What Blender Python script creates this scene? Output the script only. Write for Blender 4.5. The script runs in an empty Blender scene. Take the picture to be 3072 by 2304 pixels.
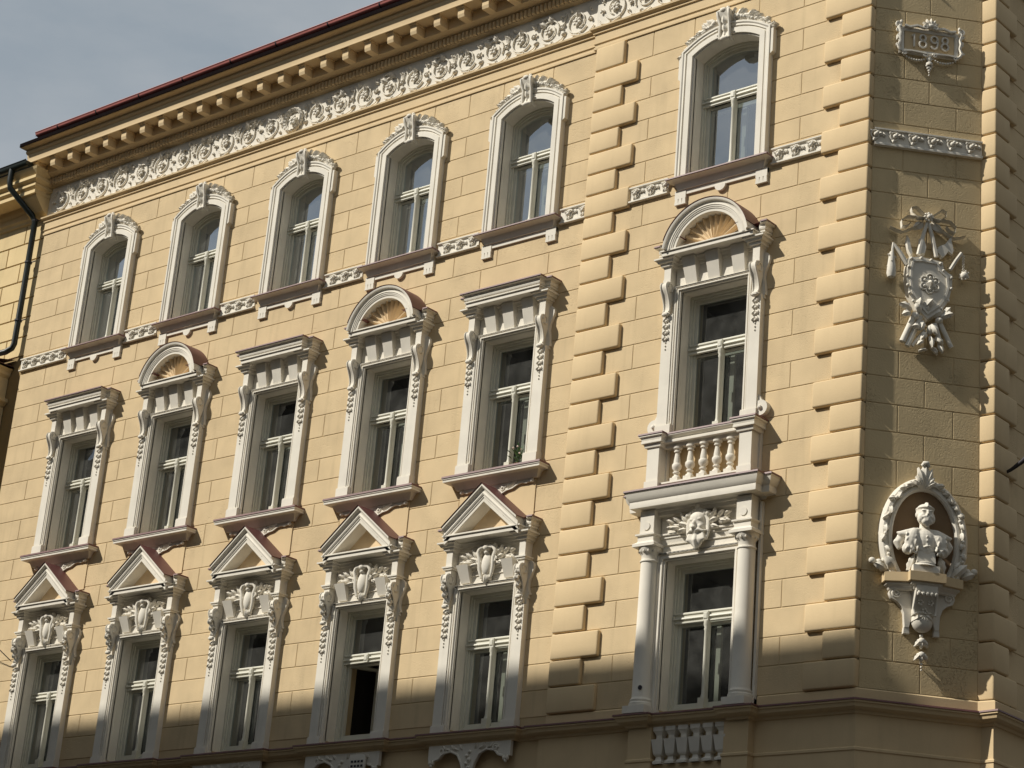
import bpy, bmesh, math, random
from math import sin, cos, pi, radians, sqrt, atan2
from mathutils import Vector, Matrix
random.seed(7)
C = bpy.context.scene.collection
scene = bpy.context.scene
# ------------------------------------------------------------ camera, world, sun, exposure
CAM = Vector((12.63693, -20.43311, -14.36708)); F_PX = 6488.19
YAW, PIT, ROL = -0.72673406, 0.35631223, 0.08713233
fwd = Vector((sin(YAW)*cos(PIT), cos(YAW)*cos(PIT), sin(PIT)))
rt = Vector((cos(YAW), -sin(YAW), 0)); up = rt.cross(fwd)
r2 = rt*cos(ROL)+up*sin(ROL); u2 = -rt*sin(ROL)+up*cos(ROL)
cam = bpy.data.objects.new('camera', bpy.data.cameras.new('camera')); C.objects.link(cam)
M = Matrix((( r2.x, u2.x, -fwd.x, CAM.x), (r2.y, u2.y, -fwd.y, CAM.y), (r2.z, u2.z, -fwd.z, CAM.z), (0, 0, 0, 1)))
cam.matrix_world = M
cam.data.sensor_width = 36; cam.data.lens = F_PX/3072*36
cam.data.clip_start = .1; cam.data.clip_end = 4000
scene.camera = cam
SUN_TRAVEL = Vector((.71, 1.0, -1.05))
elev = atan2(1.05, sqrt(.71**2+1)); azi = atan2(-.71, -1.0)
w = bpy.data.worlds.new('World'); scene.world = w; w.use_nodes = True
nt = w.node_tree; bg = nt.nodes['Background']
sky = nt.nodes.new('ShaderNodeTexSky'); sky.sky_type = 'NISHITA'; sky.sun_disc = False
sky.sun_elevation = elev; sky.sun_rotation = azi % (2*pi); sky.air_density = 1.1; sky.dust_density = .4
tc = nt.nodes.new('ShaderNodeTexCoord'); mp = nt.nodes.new('ShaderNodeMapping'); mp.inputs['Scale'].default_value = (1.2, 1.2, 3.2)
nz = nt.nodes.new('ShaderNodeTexNoise'); nz.inputs['Scale'].default_value = 1.7; nz.inputs['Detail'].default_value = 6; nz.inputs['Roughness'].default_value = .5
rmp = nt.nodes.new('ShaderNodeValToRGB'); rmp.color_ramp.elements[0].position = .30; rmp.color_ramp.elements[1].position = .74
rmp.color_ramp.elements[0].color = (.82, .82, .82, 1); rmp.color_ramp.elements[1].color = (.97, .97, .97, 1)
mx = nt.nodes.new('ShaderNodeMix'); mx.data_type = 'RGBA'
mx.inputs['B'].default_value = (4.1, 4.65, 5.05, 1)      # thin grey-white cloud veil (before the .1 strength)
veil = nt.nodes.new('ShaderNodeValToRGB'); veil.color_ramp.elements[0].position = .36; veil.color_ramp.elements[1].position = .66
veil.color_ramp.elements[0].color = (3.35, 3.8, 4.15, 1); veil.color_ramp.elements[1].color = (4.75, 4.95, 5.05, 1)   # darker and lighter cloud
n2_ = nt.nodes.new('ShaderNodeTexNoise'); n2_.inputs['Scale'].default_value = 4.2; n2_.inputs['Detail'].default_value = 7; n2_.inputs['Roughness'].default_value = .55
nt.links.new(mp.outputs['Vector'], n2_.inputs['Vector']); nt.links.new(n2_.outputs['Fac'], veil.inputs['Fac']); nt.links.new(veil.outputs['Color'], mx.inputs['B'])
nt.links.new(tc.outputs['Generated'], mp.inputs['Vector']); nt.links.new(mp.outputs['Vector'], nz.inputs['Vector'])
nt.links.new(nz.outputs['Fac'], rmp.inputs['Fac']); nt.links.new(rmp.outputs['Color'], mx.inputs['Factor'])
nt.links.new(sky.outputs['Color'], mx.inputs['A']); nt.links.new(mx.outputs['Result'], bg.inputs['Color'])
bg.inputs['Strength'].default_value = 0.098
sl = bpy.data.lights.new('sun', 'SUN'); sl.energy = 4.6; sl.angle = radians(.55); sl.color = (1.0, .955, .87)
so = bpy.data.objects.new('sun', sl); C.objects.link(so)
so.rotation_euler = SUN_TRAVEL.to_track_quat('-Z', 'Y').to_euler()
so.location = (-30, -60, 60)
scene.view_settings.view_transform = 'Standard'; scene.view_settings.look = 'None'
scene.view_settings.exposure = 0; scene.view_settings.gamma = 1; scene.view_settings.use_curve_mapping = False
GZ = -15.97     # ground level

# ------------------------------------------------------------ materials
def mat(name, col, rough=.85, noise=.06, nscale=3., bump=0., bscale=60., metal=0., pits=0., streak=0., coat=0.):
    m = bpy.data.materials.new(name); m.use_nodes = True; t = m.node_tree; b = t.nodes['Principled BSDF']
    b.inputs['Roughness'].default_value = rough; b.inputs['Metallic'].default_value = metal
    b.inputs['Specular IOR Level'].default_value = .25 if rough > .6 else .5
    g = t.nodes.new('ShaderNodeNewGeometry')
    n = t.nodes.new('ShaderNodeTexNoise'); n.inputs['Scale'].default_value = nscale; n.inputs['Detail'].default_value = 5
    t.links.new(g.outputs['Position'], n.inputs['Vector'])
    r = t.nodes.new('ShaderNodeMapRange'); r.inputs['From Min'].default_value = .3; r.inputs['From Max'].default_value = .7
    r.inputs['To Min'].default_value = 1-noise; r.inputs['To Max'].default_value = 1+noise
    t.links.new(n.outputs['Fac'], r.inputs['Value'])
    h = t.nodes.new('ShaderNodeHueSaturation'); h.inputs['Color'].default_value = (*col, 1)
    val = r.outputs['Result']
    oi = t.nodes.new('ShaderNodeObjectInfo'); rr = t.nodes.new('ShaderNodeMapRange')
    rr.inputs['To Min'].default_value = 1-noise*.45; rr.inputs['To Max'].default_value = 1+noise*.45
    t.links.new(oi.outputs['Random'], rr.inputs['Value'])
    mu = t.nodes.new('ShaderNodeMath'); mu.operation = 'MULTIPLY'; t.links.new(val, mu.inputs[0]); t.links.new(rr.outputs['Result'], mu.inputs[1]); val = mu.outputs[0]
    if streak:
        mp = t.nodes.new('ShaderNodeMapping'); mp.inputs['Scale'].default_value = (9, 9, .9); t.links.new(g.outputs['Position'], mp.inputs['Vector'])
        n3 = t.nodes.new('ShaderNodeTexNoise'); n3.inputs['Scale'].default_value = 1.; n3.inputs['Detail'].default_value = 4; t.links.new(mp.outputs['Vector'], n3.inputs['Vector'])
        r3 = t.nodes.new('ShaderNodeMapRange'); r3.inputs['From Min'].default_value = .55; r3.inputs['From Max'].default_value = .75
        r3.inputs['To Min'].default_value = 1; r3.inputs['To Max'].default_value = 1-streak; t.links.new(n3.outputs['Fac'], r3.inputs['Value'])
        m3 = t.nodes.new('ShaderNodeMath'); m3.operation = 'MULTIPLY'; t.links.new(val, m3.inputs[0]); t.links.new(r3.outputs['Result'], m3.inputs[1]); val = m3.outputs[0]
    t.links.new(val, h.inputs['Value']); t.links.new(h.outputs['Color'], b.inputs['Base Color'])
    if bump or pits:
        n2 = t.nodes.new('ShaderNodeTexNoise'); n2.inputs['Scale'].default_value = bscale; n2.inputs['Detail'].default_value = 4
        t.links.new(g.outputs['Position'], n2.inputs['Vector'])
        bp = t.nodes.new('ShaderNodeBump'); bp.inputs['Strength'].default_value = 1; bp.inputs['Distance'].default_value = bump
        t.links.new(n2.outputs['Fac'], bp.inputs['Height']); nrm = bp.outputs['Normal']
        if pits:   # raised and scooped render grains in patches
            n4 = t.nodes.new('ShaderNodeTexNoise'); n4.inputs['Scale'].default_value = 48; n4.inputs['Detail'].default_value = 3; n4.inputs['Roughness'].default_value = .65
            t.links.new(g.outputs['Position'], n4.inputs['Vector'])
            r4 = t.nodes.new('ShaderNodeMapRange'); r4.inputs['From Min'].default_value = .52; r4.inputs['From Max'].default_value = .72
            t.links.new(n4.outputs['Fac'], r4.inputs['Value'])
            n5 = t.nodes.new('ShaderNodeTexNoise'); n5.inputs['Scale'].default_value = 1.6; t.links.new(g.outputs['Position'], n5.inputs['Vector'])
            r5 = t.nodes.new('ShaderNodeMapRange'); r5.inputs['From Min'].default_value = .42; r5.inputs['From Max'].default_value = .62
            t.links.new(n5.outputs['Fac'], r5.inputs['Value'])
            m5 = t.nodes.new('ShaderNodeMath'); m5.operation = 'MULTIPLY'; t.links.new(r4.outputs['Result'], m5.inputs[0]); t.links.new(r5.outputs['Result'], m5.inputs[1])
            b2 = t.nodes.new('ShaderNodeBump'); b2.inputs['Distance'].default_value = pits; b2.invert = True
            t.links.new(m5.outputs[0], b2.inputs['Height']); t.links.new(nrm, b2.inputs['Normal']); nrm = b2.outputs['Normal']
        t.links.new(nrm, b.inputs['Normal'])
    return m
YEL = (.642, .494, .294)
M_BLOCK = mat('stucco_block', YEL, .9, .075, 2.6, .0016, 70, pits=.003, streak=.09)
M_ROUGH = mat('stucco_block_rough', (.62, .485, .28), .92, .07, 2.2, .0028, 45, pits=.009, streak=.06)
M_JOINT = mat('stucco_joint', (.57, .44, .255), .95, .05)
M_SMOOTH = mat('stucco_smooth', (.668, .51, .30), .85, .045, 2.5, .0012, 45, streak=.05)
M_WHITE = mat('white_plaster', (.755, .705, .605), .8, .05, 3.5, .001, 50, streak=.07)
M_SHELL = mat('shell_plaster', (.70, .54, .34), .85, .08, 6)
M_COVER = mat('cover_sheet', (.15, .06, .054), .5, .12, 4)
M_GUT = mat('gutter_red', (.50, .17, .145), .5, .1, 4)
M_FRAME = mat('window_paint', (.62, .60, .50), .5, .05, 5)
M_LIP = mat('eaves_lip', (.012, .009, .009), 1., .1); M_LIP.node_tree.nodes['Principled BSDF'].inputs['Specular IOR Level'].default_value = 0
M_GREEN = mat('green_metal', (.013, .019, .015), .4, .2, 6)
M_IRON = mat('dark_iron', (.03, .026, .03), .55, .2, 8)
M_ROOM = mat('room_dark', (.055, .048, .04), .9, .1)
M_CURT = mat('curtain', (.55, .53, .47), .9, .12, 12)
M_NB = mat('neighbour_stucco', (.71, .55, .30), .9, .07, 2.2, .002, 60, streak=.08)
M_NBJ = mat('neighbour_joint', (.34, .24, .11), .9, .07)
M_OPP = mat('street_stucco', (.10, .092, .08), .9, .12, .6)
M_ASPH = mat('asphalt', (.05, .05, .05), .9, .2, 2, .004, 40)
M_PAVE = mat('pavement_stone', (.13, .125, .115), .85, .15, 3, .003, 30)
M_SOIL = mat('ground_soil', (.08, .07, .055), .95, .2, .2)
M_LEAF = mat('leaf_green', (.045, .10, .025), .6, .3, 20)
M_POT = mat('terracotta', (.30, .09, .05), .8, .1)
M_BLOOM = mat('bloom', (.8, .62, .55), .7, .2, 30)
def glass(name, k, tint, base=.25):
    m = bpy.data.materials.new(name); m.use_nodes = True; t = m.node_tree; t.nodes.clear()
    o = t.nodes.new('ShaderNodeOutputMaterial'); mx = t.nodes.new('ShaderNodeMixShader')
    tr = t.nodes.new('ShaderNodeBsdfTransparent'); tr.inputs[0].default_value = (*tint, 1)
    gl = t.nodes.new('ShaderNodeBsdfGlossy'); gl.inputs['Roughness'].default_value = .015; gl.inputs['Color'].default_value = (.86, .93, 1, 1)
    lw = t.nodes.new('ShaderNodeLayerWeight'); lw.inputs['Blend'].default_value = .5     # facing factor, same for both sides of a pane
    pw = t.nodes.new('ShaderNodeMath'); pw.operation = 'POWER'; pw.inputs[1].default_value = 3.2; t.links.new(lw.outputs['Facing'], pw.inputs[0])
    fr = t.nodes.new('ShaderNodeMath'); fr.operation = 'ADD'; fr.inputs[1].default_value = base; t.links.new(pw.outputs[0], fr.inputs[0])
    mu = t.nodes.new('ShaderNodeMath'); mu.operation = 'MULTIPLY'; mu.use_clamp = True; mu.inputs[1].default_value = k
    nz = t.nodes.new('ShaderNodeTexNoise'); nz.inputs['Scale'].default_value = 1.3
    g = t.nodes.new('ShaderNodeNewGeometry'); t.links.new(g.outputs['Position'], nz.inputs['Vector'])
    bp = t.nodes.new('ShaderNodeBump'); bp.inputs['Distance'].default_value = .003; t.links.new(nz.outputs['Fac'], bp.inputs['Height']); t.links.new(bp.outputs['Normal'], gl.inputs['Normal'])
    t.links.new(fr.outputs[0], mu.inputs[0]); t.links.new(mu.outputs[0], mx.inputs[0]); t.links.new(tr.outputs[0], mx.inputs[1]); t.links.new(gl.outputs[0], mx.inputs[2])
    df = t.nodes.new('ShaderNodeBsdfDiffuse'); df.inputs[0].default_value = (.5, .5, .46, 1)      # grey diffuse mixed in, a milky sheen put into the pane
    m2 = t.nodes.new('ShaderNodeMixShader'); n3 = t.nodes.new('ShaderNodeTexNoise'); n3.inputs['Scale'].default_value = 5; t.links.new(g.outputs['Position'], n3.inputs['Vector'])
    m4 = t.nodes.new('ShaderNodeMath'); m4.operation = 'MULTIPLY'; m4.inputs[1].default_value = .13; t.links.new(n3.outputs['Fac'], m4.inputs[0])
    t.links.new(m4.outputs[0], m2.inputs[0]); t.links.new(mx.outputs[0], m2.inputs[1]); t.links.new(df.outputs[0], m2.inputs[2])
    t.links.new(m2.outputs[0], o.inputs['Surface']); return m
M_GLASS = glass('window_glass', 1.6, (.62, .67, .65))
M_GLASS_WEAK = glass('weak_reflect_glass', 1.5, (.58, .62, .60), .09)  # lower rows: reflection set weaker so these panes stay dark

# ------------------------------------------------------------ mesh helpers
class MB:
    """Collects faces given in local (u, d, z): u along the wall, d out of it, z up."""
    def __init__(s, frame=None): s.v = []; s.f = []; s.fr = frame
    def add(s, vs, fs):
        o = len(s.v); s.v += [tuple(v) for v in vs]; s.f += [tuple(i+o for i in f) for f in fs]; return s
    def box(s, u0, u1, d0, d1, z0, z1):
        vs = [(u, d, z) for z in (z0, z1) for d in (d0, d1) for u in (u0, u1)]
        return s.add(vs, [(0, 1, 3, 2), (4, 6, 7, 5), (0, 4, 5, 1), (2, 3, 7, 6), (0, 2, 6, 4), (1, 5, 7, 3)])
    def bevbox(s, u0, u1, d0, d1, z0, z1, b=.02, seg=3, back=False):
        """plate with rounded front edges"""
        rings = []
        for i in range(seg+1):
            a = i/seg*pi/2; ins = b*(1-cos(a)); dd = d1-b+b*sin(a)
            if i == 0: rings.append((0, d0))
            rings.append((ins, dd))
        vs = []; fs = []
        for ins, dd in rings: vs += [(u0+ins, dd, z0+ins), (u1-ins, dd, z0+ins), (u1-ins, dd, z1-ins), (u0+ins, dd, z1-ins)]
        for k in range(len(rings)-1):
            for j in range(4): fs.append((k*4+j, k*4+(j+1) % 4, k*4+4+(j+1) % 4, k*4+4+j))
        n = len(rings)-1; fs.append((n*4, n*4+1, n*4+2, n*4+3))
        if back: fs.append((3, 2, 1, 0))
        return s.add(vs, fs)
    def prism(s, poly, d0, d1, taper=0.):
        """(u, z) outline extruded from d0 to d1"""
        n = len(poly); cu = sum(p[0] for p in poly)/n; cz = sum(p[1] for p in poly)/n
        vs = [(u, d0, z) for u, z in poly]+[(cu+(u-cu)*(1-taper), d1, cz+(z-cz)*(1-taper)) for u, z in poly]
        return s.add(vs, [tuple(range(n, 2*n)), tuple(range(n-1, -1, -1))]+[(i, (i+1) % n, n+(i+1) % n, n+i) for i in range(n)])
    def side(s, poly, u0, u1):
        """(d, z) outline extruded along u"""
        n = len(poly)
        vs = [(u0, d, z) for d, z in poly]+[(u1, d, z) for d, z in poly]
        return s.add(vs, [tuple(range(n, 2*n)), tuple(range(n-1, -1, -1))]+[(i, (i+1) % n, n+(i+1) % n, n+i) for i in range(n)])
    def plan(s, prof, path, cap=True):
        """moulding: profile (offset, z) swept along a plan path (u, d) with mitres"""
        P = [Vector(p) for p in path]; nn = []
        for a, b in zip(P, P[1:]):
            t = (b-a).normalized(); nn.append(Vector((-t.y, t.x)))
        vs = []; m = len(prof)
        for i, p in enumerate(P):
            if i == 0: q = nn[0]
            elif i == len(P)-1: q = nn[-1]
            else: q = (nn[i-1]+nn[i])/(1+nn[i-1].dot(nn[i]))
            for o, z in prof: vs.append((p.x+q.x*o, p.y+q.y*o, z))
        fs = [(i*m+j, i*m+j+1, i*m+m+j+1, i*m+m+j) for i in range(len(P)-1) for j in range(m-1)]
        if cap: fs += [tuple(range(m)), tuple(range((len(P)-1)*m, len(P)*m))[::-1]]
        return s.add(vs, fs)
    def elev(s, prof, pts, close=False, vert_ends=False):
        """moulding: profile (offset, d) swept along an elevation path (u, z)"""
        P = [Vector(p) for p in pts]; nn = []; n = len(P)
        segs = list(zip(P, P[1:]+[P[0]])) if close else list(zip(P, P[1:]))
        for a, b in segs:
            t = (b-a).normalized(); nn.append(Vector((-t.y, t.x)))
        vs = []; m = len(prof)
        for i, p in enumerate(P):
            if close: a, b = nn[i-1], nn[i]
            else: a, b = nn[max(i-1, 0)], nn[min(i, n-2)]
            q = (a+b)/(1+a.dot(b))
            if vert_ends and not close and i in (0, n-1): q = Vector((0, 1/nn[min(i, n-2)].y))
            for o, d in prof: vs.append((p.x+q.x*o, d, p.y+q.y*o))
        k = n if close else n-1
        fs = [(i*m+j, ((i+1) % n)*m+j, ((i+1) % n)*m+j+1, i*m+j+1) for i in range(k) for j in range(m-1)]
        if not close: fs += [tuple(range(m))[::-1], tuple(range((n-1)*m, n*m))]
        return s.add(vs, fs)
    def tube(s, pts, r, n=6, flat=1.):
        P = [Vector(p) for p in pts]; rs = r if isinstance(r, (list, tuple)) else [r]*len(P); vs = []
        for i, p in enumerate(P):
            t = (P[min(i+1, len(P)-1)]-P[max(i-1, 0)]).normalized()
            a = t.cross(Vector((0, 1, 0)))
            if a.length < .1: a = t.cross(Vector((1, 0, 0)))
            a.normalize(); b = a.cross(t)
            for k in range(n):
                q = p+(a*cos(2*pi*k/n)+b*sin(2*pi*k/n)*flat)*rs[i]; vs.append(tuple(q))
        m = len(P); fs = [(i*n+k, i*n+(k+1) % n, i*n+n+(k+1) % n, i*n+n+k) for i in range(m-1) for k in range(n)]
        fs += [tuple(range(n))[::-1], tuple(range((m-1)*n, m*n))]
        return s.add(vs, fs)
    def blob(s, c, r, nu=8, nv=5, ang=0.):
        if not isinstance(r, (tuple, list)): r = (r, r, r)
        ca, sa = cos(ang), sin(ang); vs = []
        def put(x, y, z): x *= r[0]; z *= r[2]; vs.append((c[0]+x*ca-z*sa, c[1]+y*r[1], c[2]+x*sa+z*ca))
        put(0, 0, -1)
        for i in range(1, nv):
            a = pi*i/nv
            for k in range(nu): put(sin(a)*cos(2*pi*k/nu), sin(a)*sin(2*pi*k/nu), -cos(a))
        put(0, 0, 1); L = len(vs)-1; fs = []
        for k in range(nu):
            fs.append((0, 1+(k+1) % nu, 1+k)); fs.append((L, L-nu+k, L-nu+(k+1) % nu))
            for i in range(nv-2): fs.append((1+i*nu+k, 1+i*nu+(k+1) % nu, 1+(i+1)*nu+(k+1) % nu, 1+(i+1)*nu+k))
        return s.add(vs, fs)
    def lathe(s, prof, c=(0, 0), n=14, z0=0., sq=False):
        """(r, z) profile around a vertical axis at (u, d)"""
        vs = []; m = len(prof)
        for r, z in prof:
            for k in range(n):
                a = 2*pi*(k+.5)/n; vs.append((c[0]+r*cos(a), c[1]+r*sin(a), z0+z))
        fs = [(i*n+k, i*n+(k+1) % n, (i+1)*n+(k+1) % n, (i+1)*n+k) for i in range(m-1) for k in range(n)]
        fs += [tuple(range(n))[::-1], tuple(range((m-1)*n, m*n))]
        return s.add(vs, fs)
    def leaf(s, u, z, ang, L, W, d=.02, lift=.03, curl=.03, lobes=0):
        """acanthus-like leaf lying near the wall, growing from (u,z) towards ang"""
        ca, sa = cos(ang), sin(ang); N = 6; vs = []; 
        for i in range(N+1):
            t = i/N; wd = W*sin(pi*min(1, t*.85+.12))**.8*(1-.15*(i % 2 if lobes else 0)*1.6)
            h = lift*sin(pi*t*.9)+curl*t*t
            for j, sgn in enumerate((-1, -.5, 0, .5, 1)):
                x = L*t; y = wd*sgn*.5; dd = d+h-abs(sgn)*W*.16+(.012 if j == 2 else 0)
                vs.append((u+x*ca-y*sa, max(dd, .002), z+x*sa+y*ca))
        for i in range(N+1):      # thickness: back ring towards the wall
            for j in (0, 4): v = vs[i*5+j]; vs.append((v[0], max(0, v[1]-.03), v[2]))
        fs = [(i*5+j, i*5+j+1, i*5+6+j, i*5+5+j) for i in range(N) for j in range(4)]
        b = (N+1)*5
        for i in range(N):
            fs += [(i*5, i*5+5, b+(i+1)*2, b+i*2), (i*5+9, i*5+4, b+i*2+1, b+(i+1)*2+1)]
        return s.add(vs, fs)
    def merge(s, o, du=0, dz=0, mir=1, dd=0, sc=1.):
        return s.add([(x*mir*sc+du, y*sc+dd, z*sc+dz) for x, y, z in o.v], [f[::-1] if mir < 0 else f for f in o.f])
    def mesh(s, name, smooth=None, frame=None, remesh=0):
        fr = frame or s.fr or FACADE0
        me = bpy.data.meshes.new(name)
        me.from_pydata([tuple(fr.m @ Vector(v)) for v in s.v], [], s.f)
        me.validate()
        bm = bmesh.new(); bm.from_mesh(me); bmesh.ops.recalc_face_normals(bm, faces=bm.faces); bm.to_mesh(me); bm.free()
        if remesh: me = voxel(me, remesh, name)
        if smooth is not None:
            me.shade_smooth()
            if smooth < 170: me.set_sharp_from_angle(angle=radians(smooth))
        return me
def voxel(me, vs, name):
    o = bpy.data.objects.new('tmp', me); C.objects.link(o)
    m = o.modifiers.new('r', 'REMESH'); m.mode = 'VOXEL'; m.voxel_size = vs; m.use_smooth_shade = True
    s = o.modifiers.new('s', 'SMOOTH'); s.factor = .5; s.iterations = 2
    dg = bpy.context.evaluated_depsgraph_get(); dg.update()
    n = bpy.data.meshes.new_from_object(o.evaluated_get(dg)); n.name = name
    C.objects.unlink(o); bpy.data.objects.remove(o); return n
def squeeze(b, u0, f=.36):
    b.v = [((u0-(u0-x)*f) if x < u0 else x, y, z) for x, y, z in b.v]; return b
class Frame:
    """wall frame: origin, direction along the wall, outward normal"""
    def __init__(s, org, ang=0.):
        e = Vector((cos(ang), sin(ang), 0)); n = Vector((e.y, -e.x, 0)); s.org = Vector(org)
        s.m = Matrix(((e.x, n.x, 0), (e.y, n.y, 0), (e.z, n.z, 1))); s.e = e; s.n = n
    def pt(s, u, d, z): return s.org + s.m @ Vector((u, d, z))
FACADE0 = Frame((0, 0, 0))
YL, YR = .03, -.02                       # wall planes: recessed left part, projecting right bay
FL = Frame((0, YL, 0)); FR = Frame((0, YR, 0))
FC = Frame((0, .012, 0), radians(47.5))  # canted corner wall
CL = 1.385
FS = Frame((1.07, 1.033, 0), radians(90))   # side wall going away
WL = {}
def place(o, parent, world):
    C.objects.link(o); WL[o.name] = Vector(world)
    if parent is not None:
        o.parent = parent; o.location = Vector(world)-WL[parent.name]
    else: o.location = world
    return o
def part(name, data, m, parent, frame=None, at=(0, 0, 0), smooth=None, remesh=0, **kw):
    """one mesh object; at = (u,d,z) in the frame"""
    fr = frame or FACADE0
    if isinstance(data, MB): data = data.mesh(name, smooth, fr, remesh)
    if m is not None and not data.materials: data.materials.append(m)
    o = bpy.data.objects.new(name, data); place(o, parent, fr.pt(*at))
    for k, v in kw.items(): o[k] = v
    return o
def thing(name, loc, label, cat, group=None):
    o = bpy.data.objects.new(name, None); o.empty_display_size = .3; place(o, None, loc)
    o['label'] = label; o['category'] = cat
    if group: o['group'] = group
    return o
def dup(o, parent, delta):
    c = o.copy(); C.objects.link(c); WL[c.name] = WL[o.name]+Vector(delta)
    c.parent = parent; c.location = WL[c.name]-WL[parent.name]
    for ch in list(o.children):
        g = ch.copy(); C.objects.link(g); WL[g.name] = WL[ch.name]+Vector(delta); g.parent = c; g.location = WL[g.name]-WL[c.name]
    return c
def jitter(o, a=.02, sc=.03):
    o.rotation_euler.y += random.uniform(-a, a); o.scale = [1+random.uniform(-sc, sc)]*3; return o
def arc(cu, cz, r, a0, a1, n):
    return [(cu+r*cos(radians(a0+(a1-a0)*i/n)), cz+r*sin(radians(a0+(a1-a0)*i/n))) for i in range(n+1)]
def rbox(u0, u1, d0, d1, z0, z1, r, frame, name='quoin', seg=3):
    bm = bmesh.new(); bmesh.ops.create_cube(bm, size=1)
    bmesh.ops.bevel(bm, geom=[e for e in bm.edges], offset=0, segments=1, affect='EDGES')
    bm.free(); bm = bmesh.new(); bmesh.ops.create_cube(bm, size=1)
    for v in bm.verts: v.co = Vector((u0 if v.co.x < 0 else u1, d0 if v.co.y < 0 else d1, z0 if v.co.z < 0 else z1))
    bmesh.ops.bevel(bm, geom=list(bm.edges), offset=r, segments=seg, profile=.5, affect='EDGES')
    for v in bm.verts: v.co = frame.m @ v.co
    bmesh.ops.recalc_face_normals(bm, faces=bm.faces)
    me = bpy.data.meshes.new(name); bm.to_mesh(me); bm.free(); me.shade_smooth(); me.set_sharp_from_angle(angle=radians(60)); return me
def spiral(cu, cz, r0, r1, a0, turns, n=18, d=.03):
    return [(cu+(r0+(r1-r0)*i/n)*cos(a0+turns*2*pi*i/n), d, cz+(r0+(r1-r0)*i/n)*sin(a0+turns*2*pi*i/n)) for i in range(n+1)]

# ------------------------------------------------------------ ground and street
def sheet(name, x0, x1, y0, y1, z, m):
    b = MB().add([(x0, -y0, 0), (x1, -y0, 0), (x1, -y1, 0), (x0, -y1, 0)], [(0, 1, 2, 3)])
    o = part(name, b, m, None, at=(0, 0, z)); o['kind'] = 'structure'; return o
sheet('ground', -900, 900, -900, 900, GZ-.13, M_SOIL)
sheet('road', -120, 30, -11.3, -3.0, GZ-.12, M_ASPH)
for nm, (x0, x1, y0, y1) in {'pavement': (-120, 5, -3, .4), 'pavement_far': (-120, -8.9, -14.2, -11.3)}.items():
    o = part('pavement', MB().box(x0, x1, -y1, -y0, -.13, 0), M_PAVE, None, at=(0, 0, GZ)); o['kind'] = 'structure'
sheet('side_road', 5, 30, -120, 60, GZ-.116, M_ASPH)
o = part('pavement', MB().box(-9, 30, 14.3, 120, -.13, 0), M_PAVE, None, at=(0, 0, GZ)); o['kind'] = 'structure'

# ------------------------------------------------------------ the yellow corner building
B = thing('apartment_building', (-8, 2, GZ), 'yellow plastered corner house with white window surrounds and a canted corner', 'building')
AX = [-14.774, -12.484, -10.178, -7.899, -5.638]; AX6 = -2.2068
XL = -16.78                                    # left end of the building
def ZK(k): return -2.653-.3415*(k-8) if k >= 8 else -2.653+.319*(8-k)
ZTOP, ZBOT = .56, -8.80
# structural walls with the window openings (backing seen in the joints)
def wallmesh(u0, u1, z0, z1, holes, depth=.45):
    us = sorted({u0, u1, *[h[0] for h in holes], *[h[1] for h in holes]}); zs = sorted({z0, z1, *[h[2] for h in holes], *[h[3] for h in holes]})
    b = MB()
    def hole(u, z): return any(h[0] < u < h[1] and h[2] < z < h[3] for h in holes)
    for i in range(len(us)-1):
        j = 0
        while j < len(zs)-1:
            if hole((us[i]+us[i+1])/2, (zs[j]+zs[j+1])/2): j += 1; continue
            k = j
            while k < len(zs)-1 and not hole((us[i]+us[i+1])/2, (zs[k]+zs[k+1])/2): k += 1
            b.add([(us[i], 0, zs[j]), (us[i+1], 0, zs[j]), (us[i+1], 0, zs[k]), (us[i], 0, zs[k])], [(0, 1, 2, 3)]); j = k
    for h in holes:
        a, c, e, f = h
        b.add([(a, 0, e), (a, 0, f), (a, -depth, f), (a, -depth, e)], [(0, 1, 2, 3)]); b.add([(c, 0, e), (c, 0, f), (c, -depth, f), (c, -depth, e)], [(3, 2, 1, 0)])
        b.add([(a, 0, f), (c, 0, f), (c, -depth, f), (a, -depth, f)], [(0, 1, 2, 3)]); b.add([(a, 0, e), (c, 0, e), (c, -depth, e), (a, -depth, e)], [(3, 2, 1, 0)])
    return b
OPEN = [(-1.84, .12), (-5.38, -3.42), (-8.88, -7.0)]   # z ranges of the three window rows
hl = [(a-.47, a+.47, z0, z1) for a in AX for z0, z1 in OPEN]
hr = [(AX6-.52, AX6+.52, z0, z1) for z0, z1 in OPEN]
JD = .0075                                       # joint depth: backing sits this far behind the block faces
WALL = part('wall', wallmesh(XL, -4.46, GZ+.02, 2.0, hl), M_JOINT, B, FL, (0, -JD, 0))
PROJ = part('projecting_wall', wallmesh(-4.46, 0, GZ+.02, 2.0, hr), M_JOINT, B, FR, (0, -JD, 0))
bk = MB().box(-.01, 0, -.1, 0, GZ+.02, 2.0)     # small return of the projecting part
CANT = part('canted_wall', MB().box(.005, CL+.01, -.3, 0, GZ+.02, 6), M_JOINT, B, FC, (0, -JD, 0))
SIDE = part('side_wall', MB().box(.05, 14, -.3, 0, GZ+.02, 6), M_JOINT, B, FS, (0, -JD, 0))
part('rear_wall', MB().box(XL, 1.0, -12.4, -12, GZ+.02, 2.6).box(XL, XL+.2, -12, -.1, GZ+.02, 2.6).box(XL, -.4, -12, -.6, 2.3, 2.6), M_SMOOTH, B, FACADE0)
cache = {}
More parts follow.
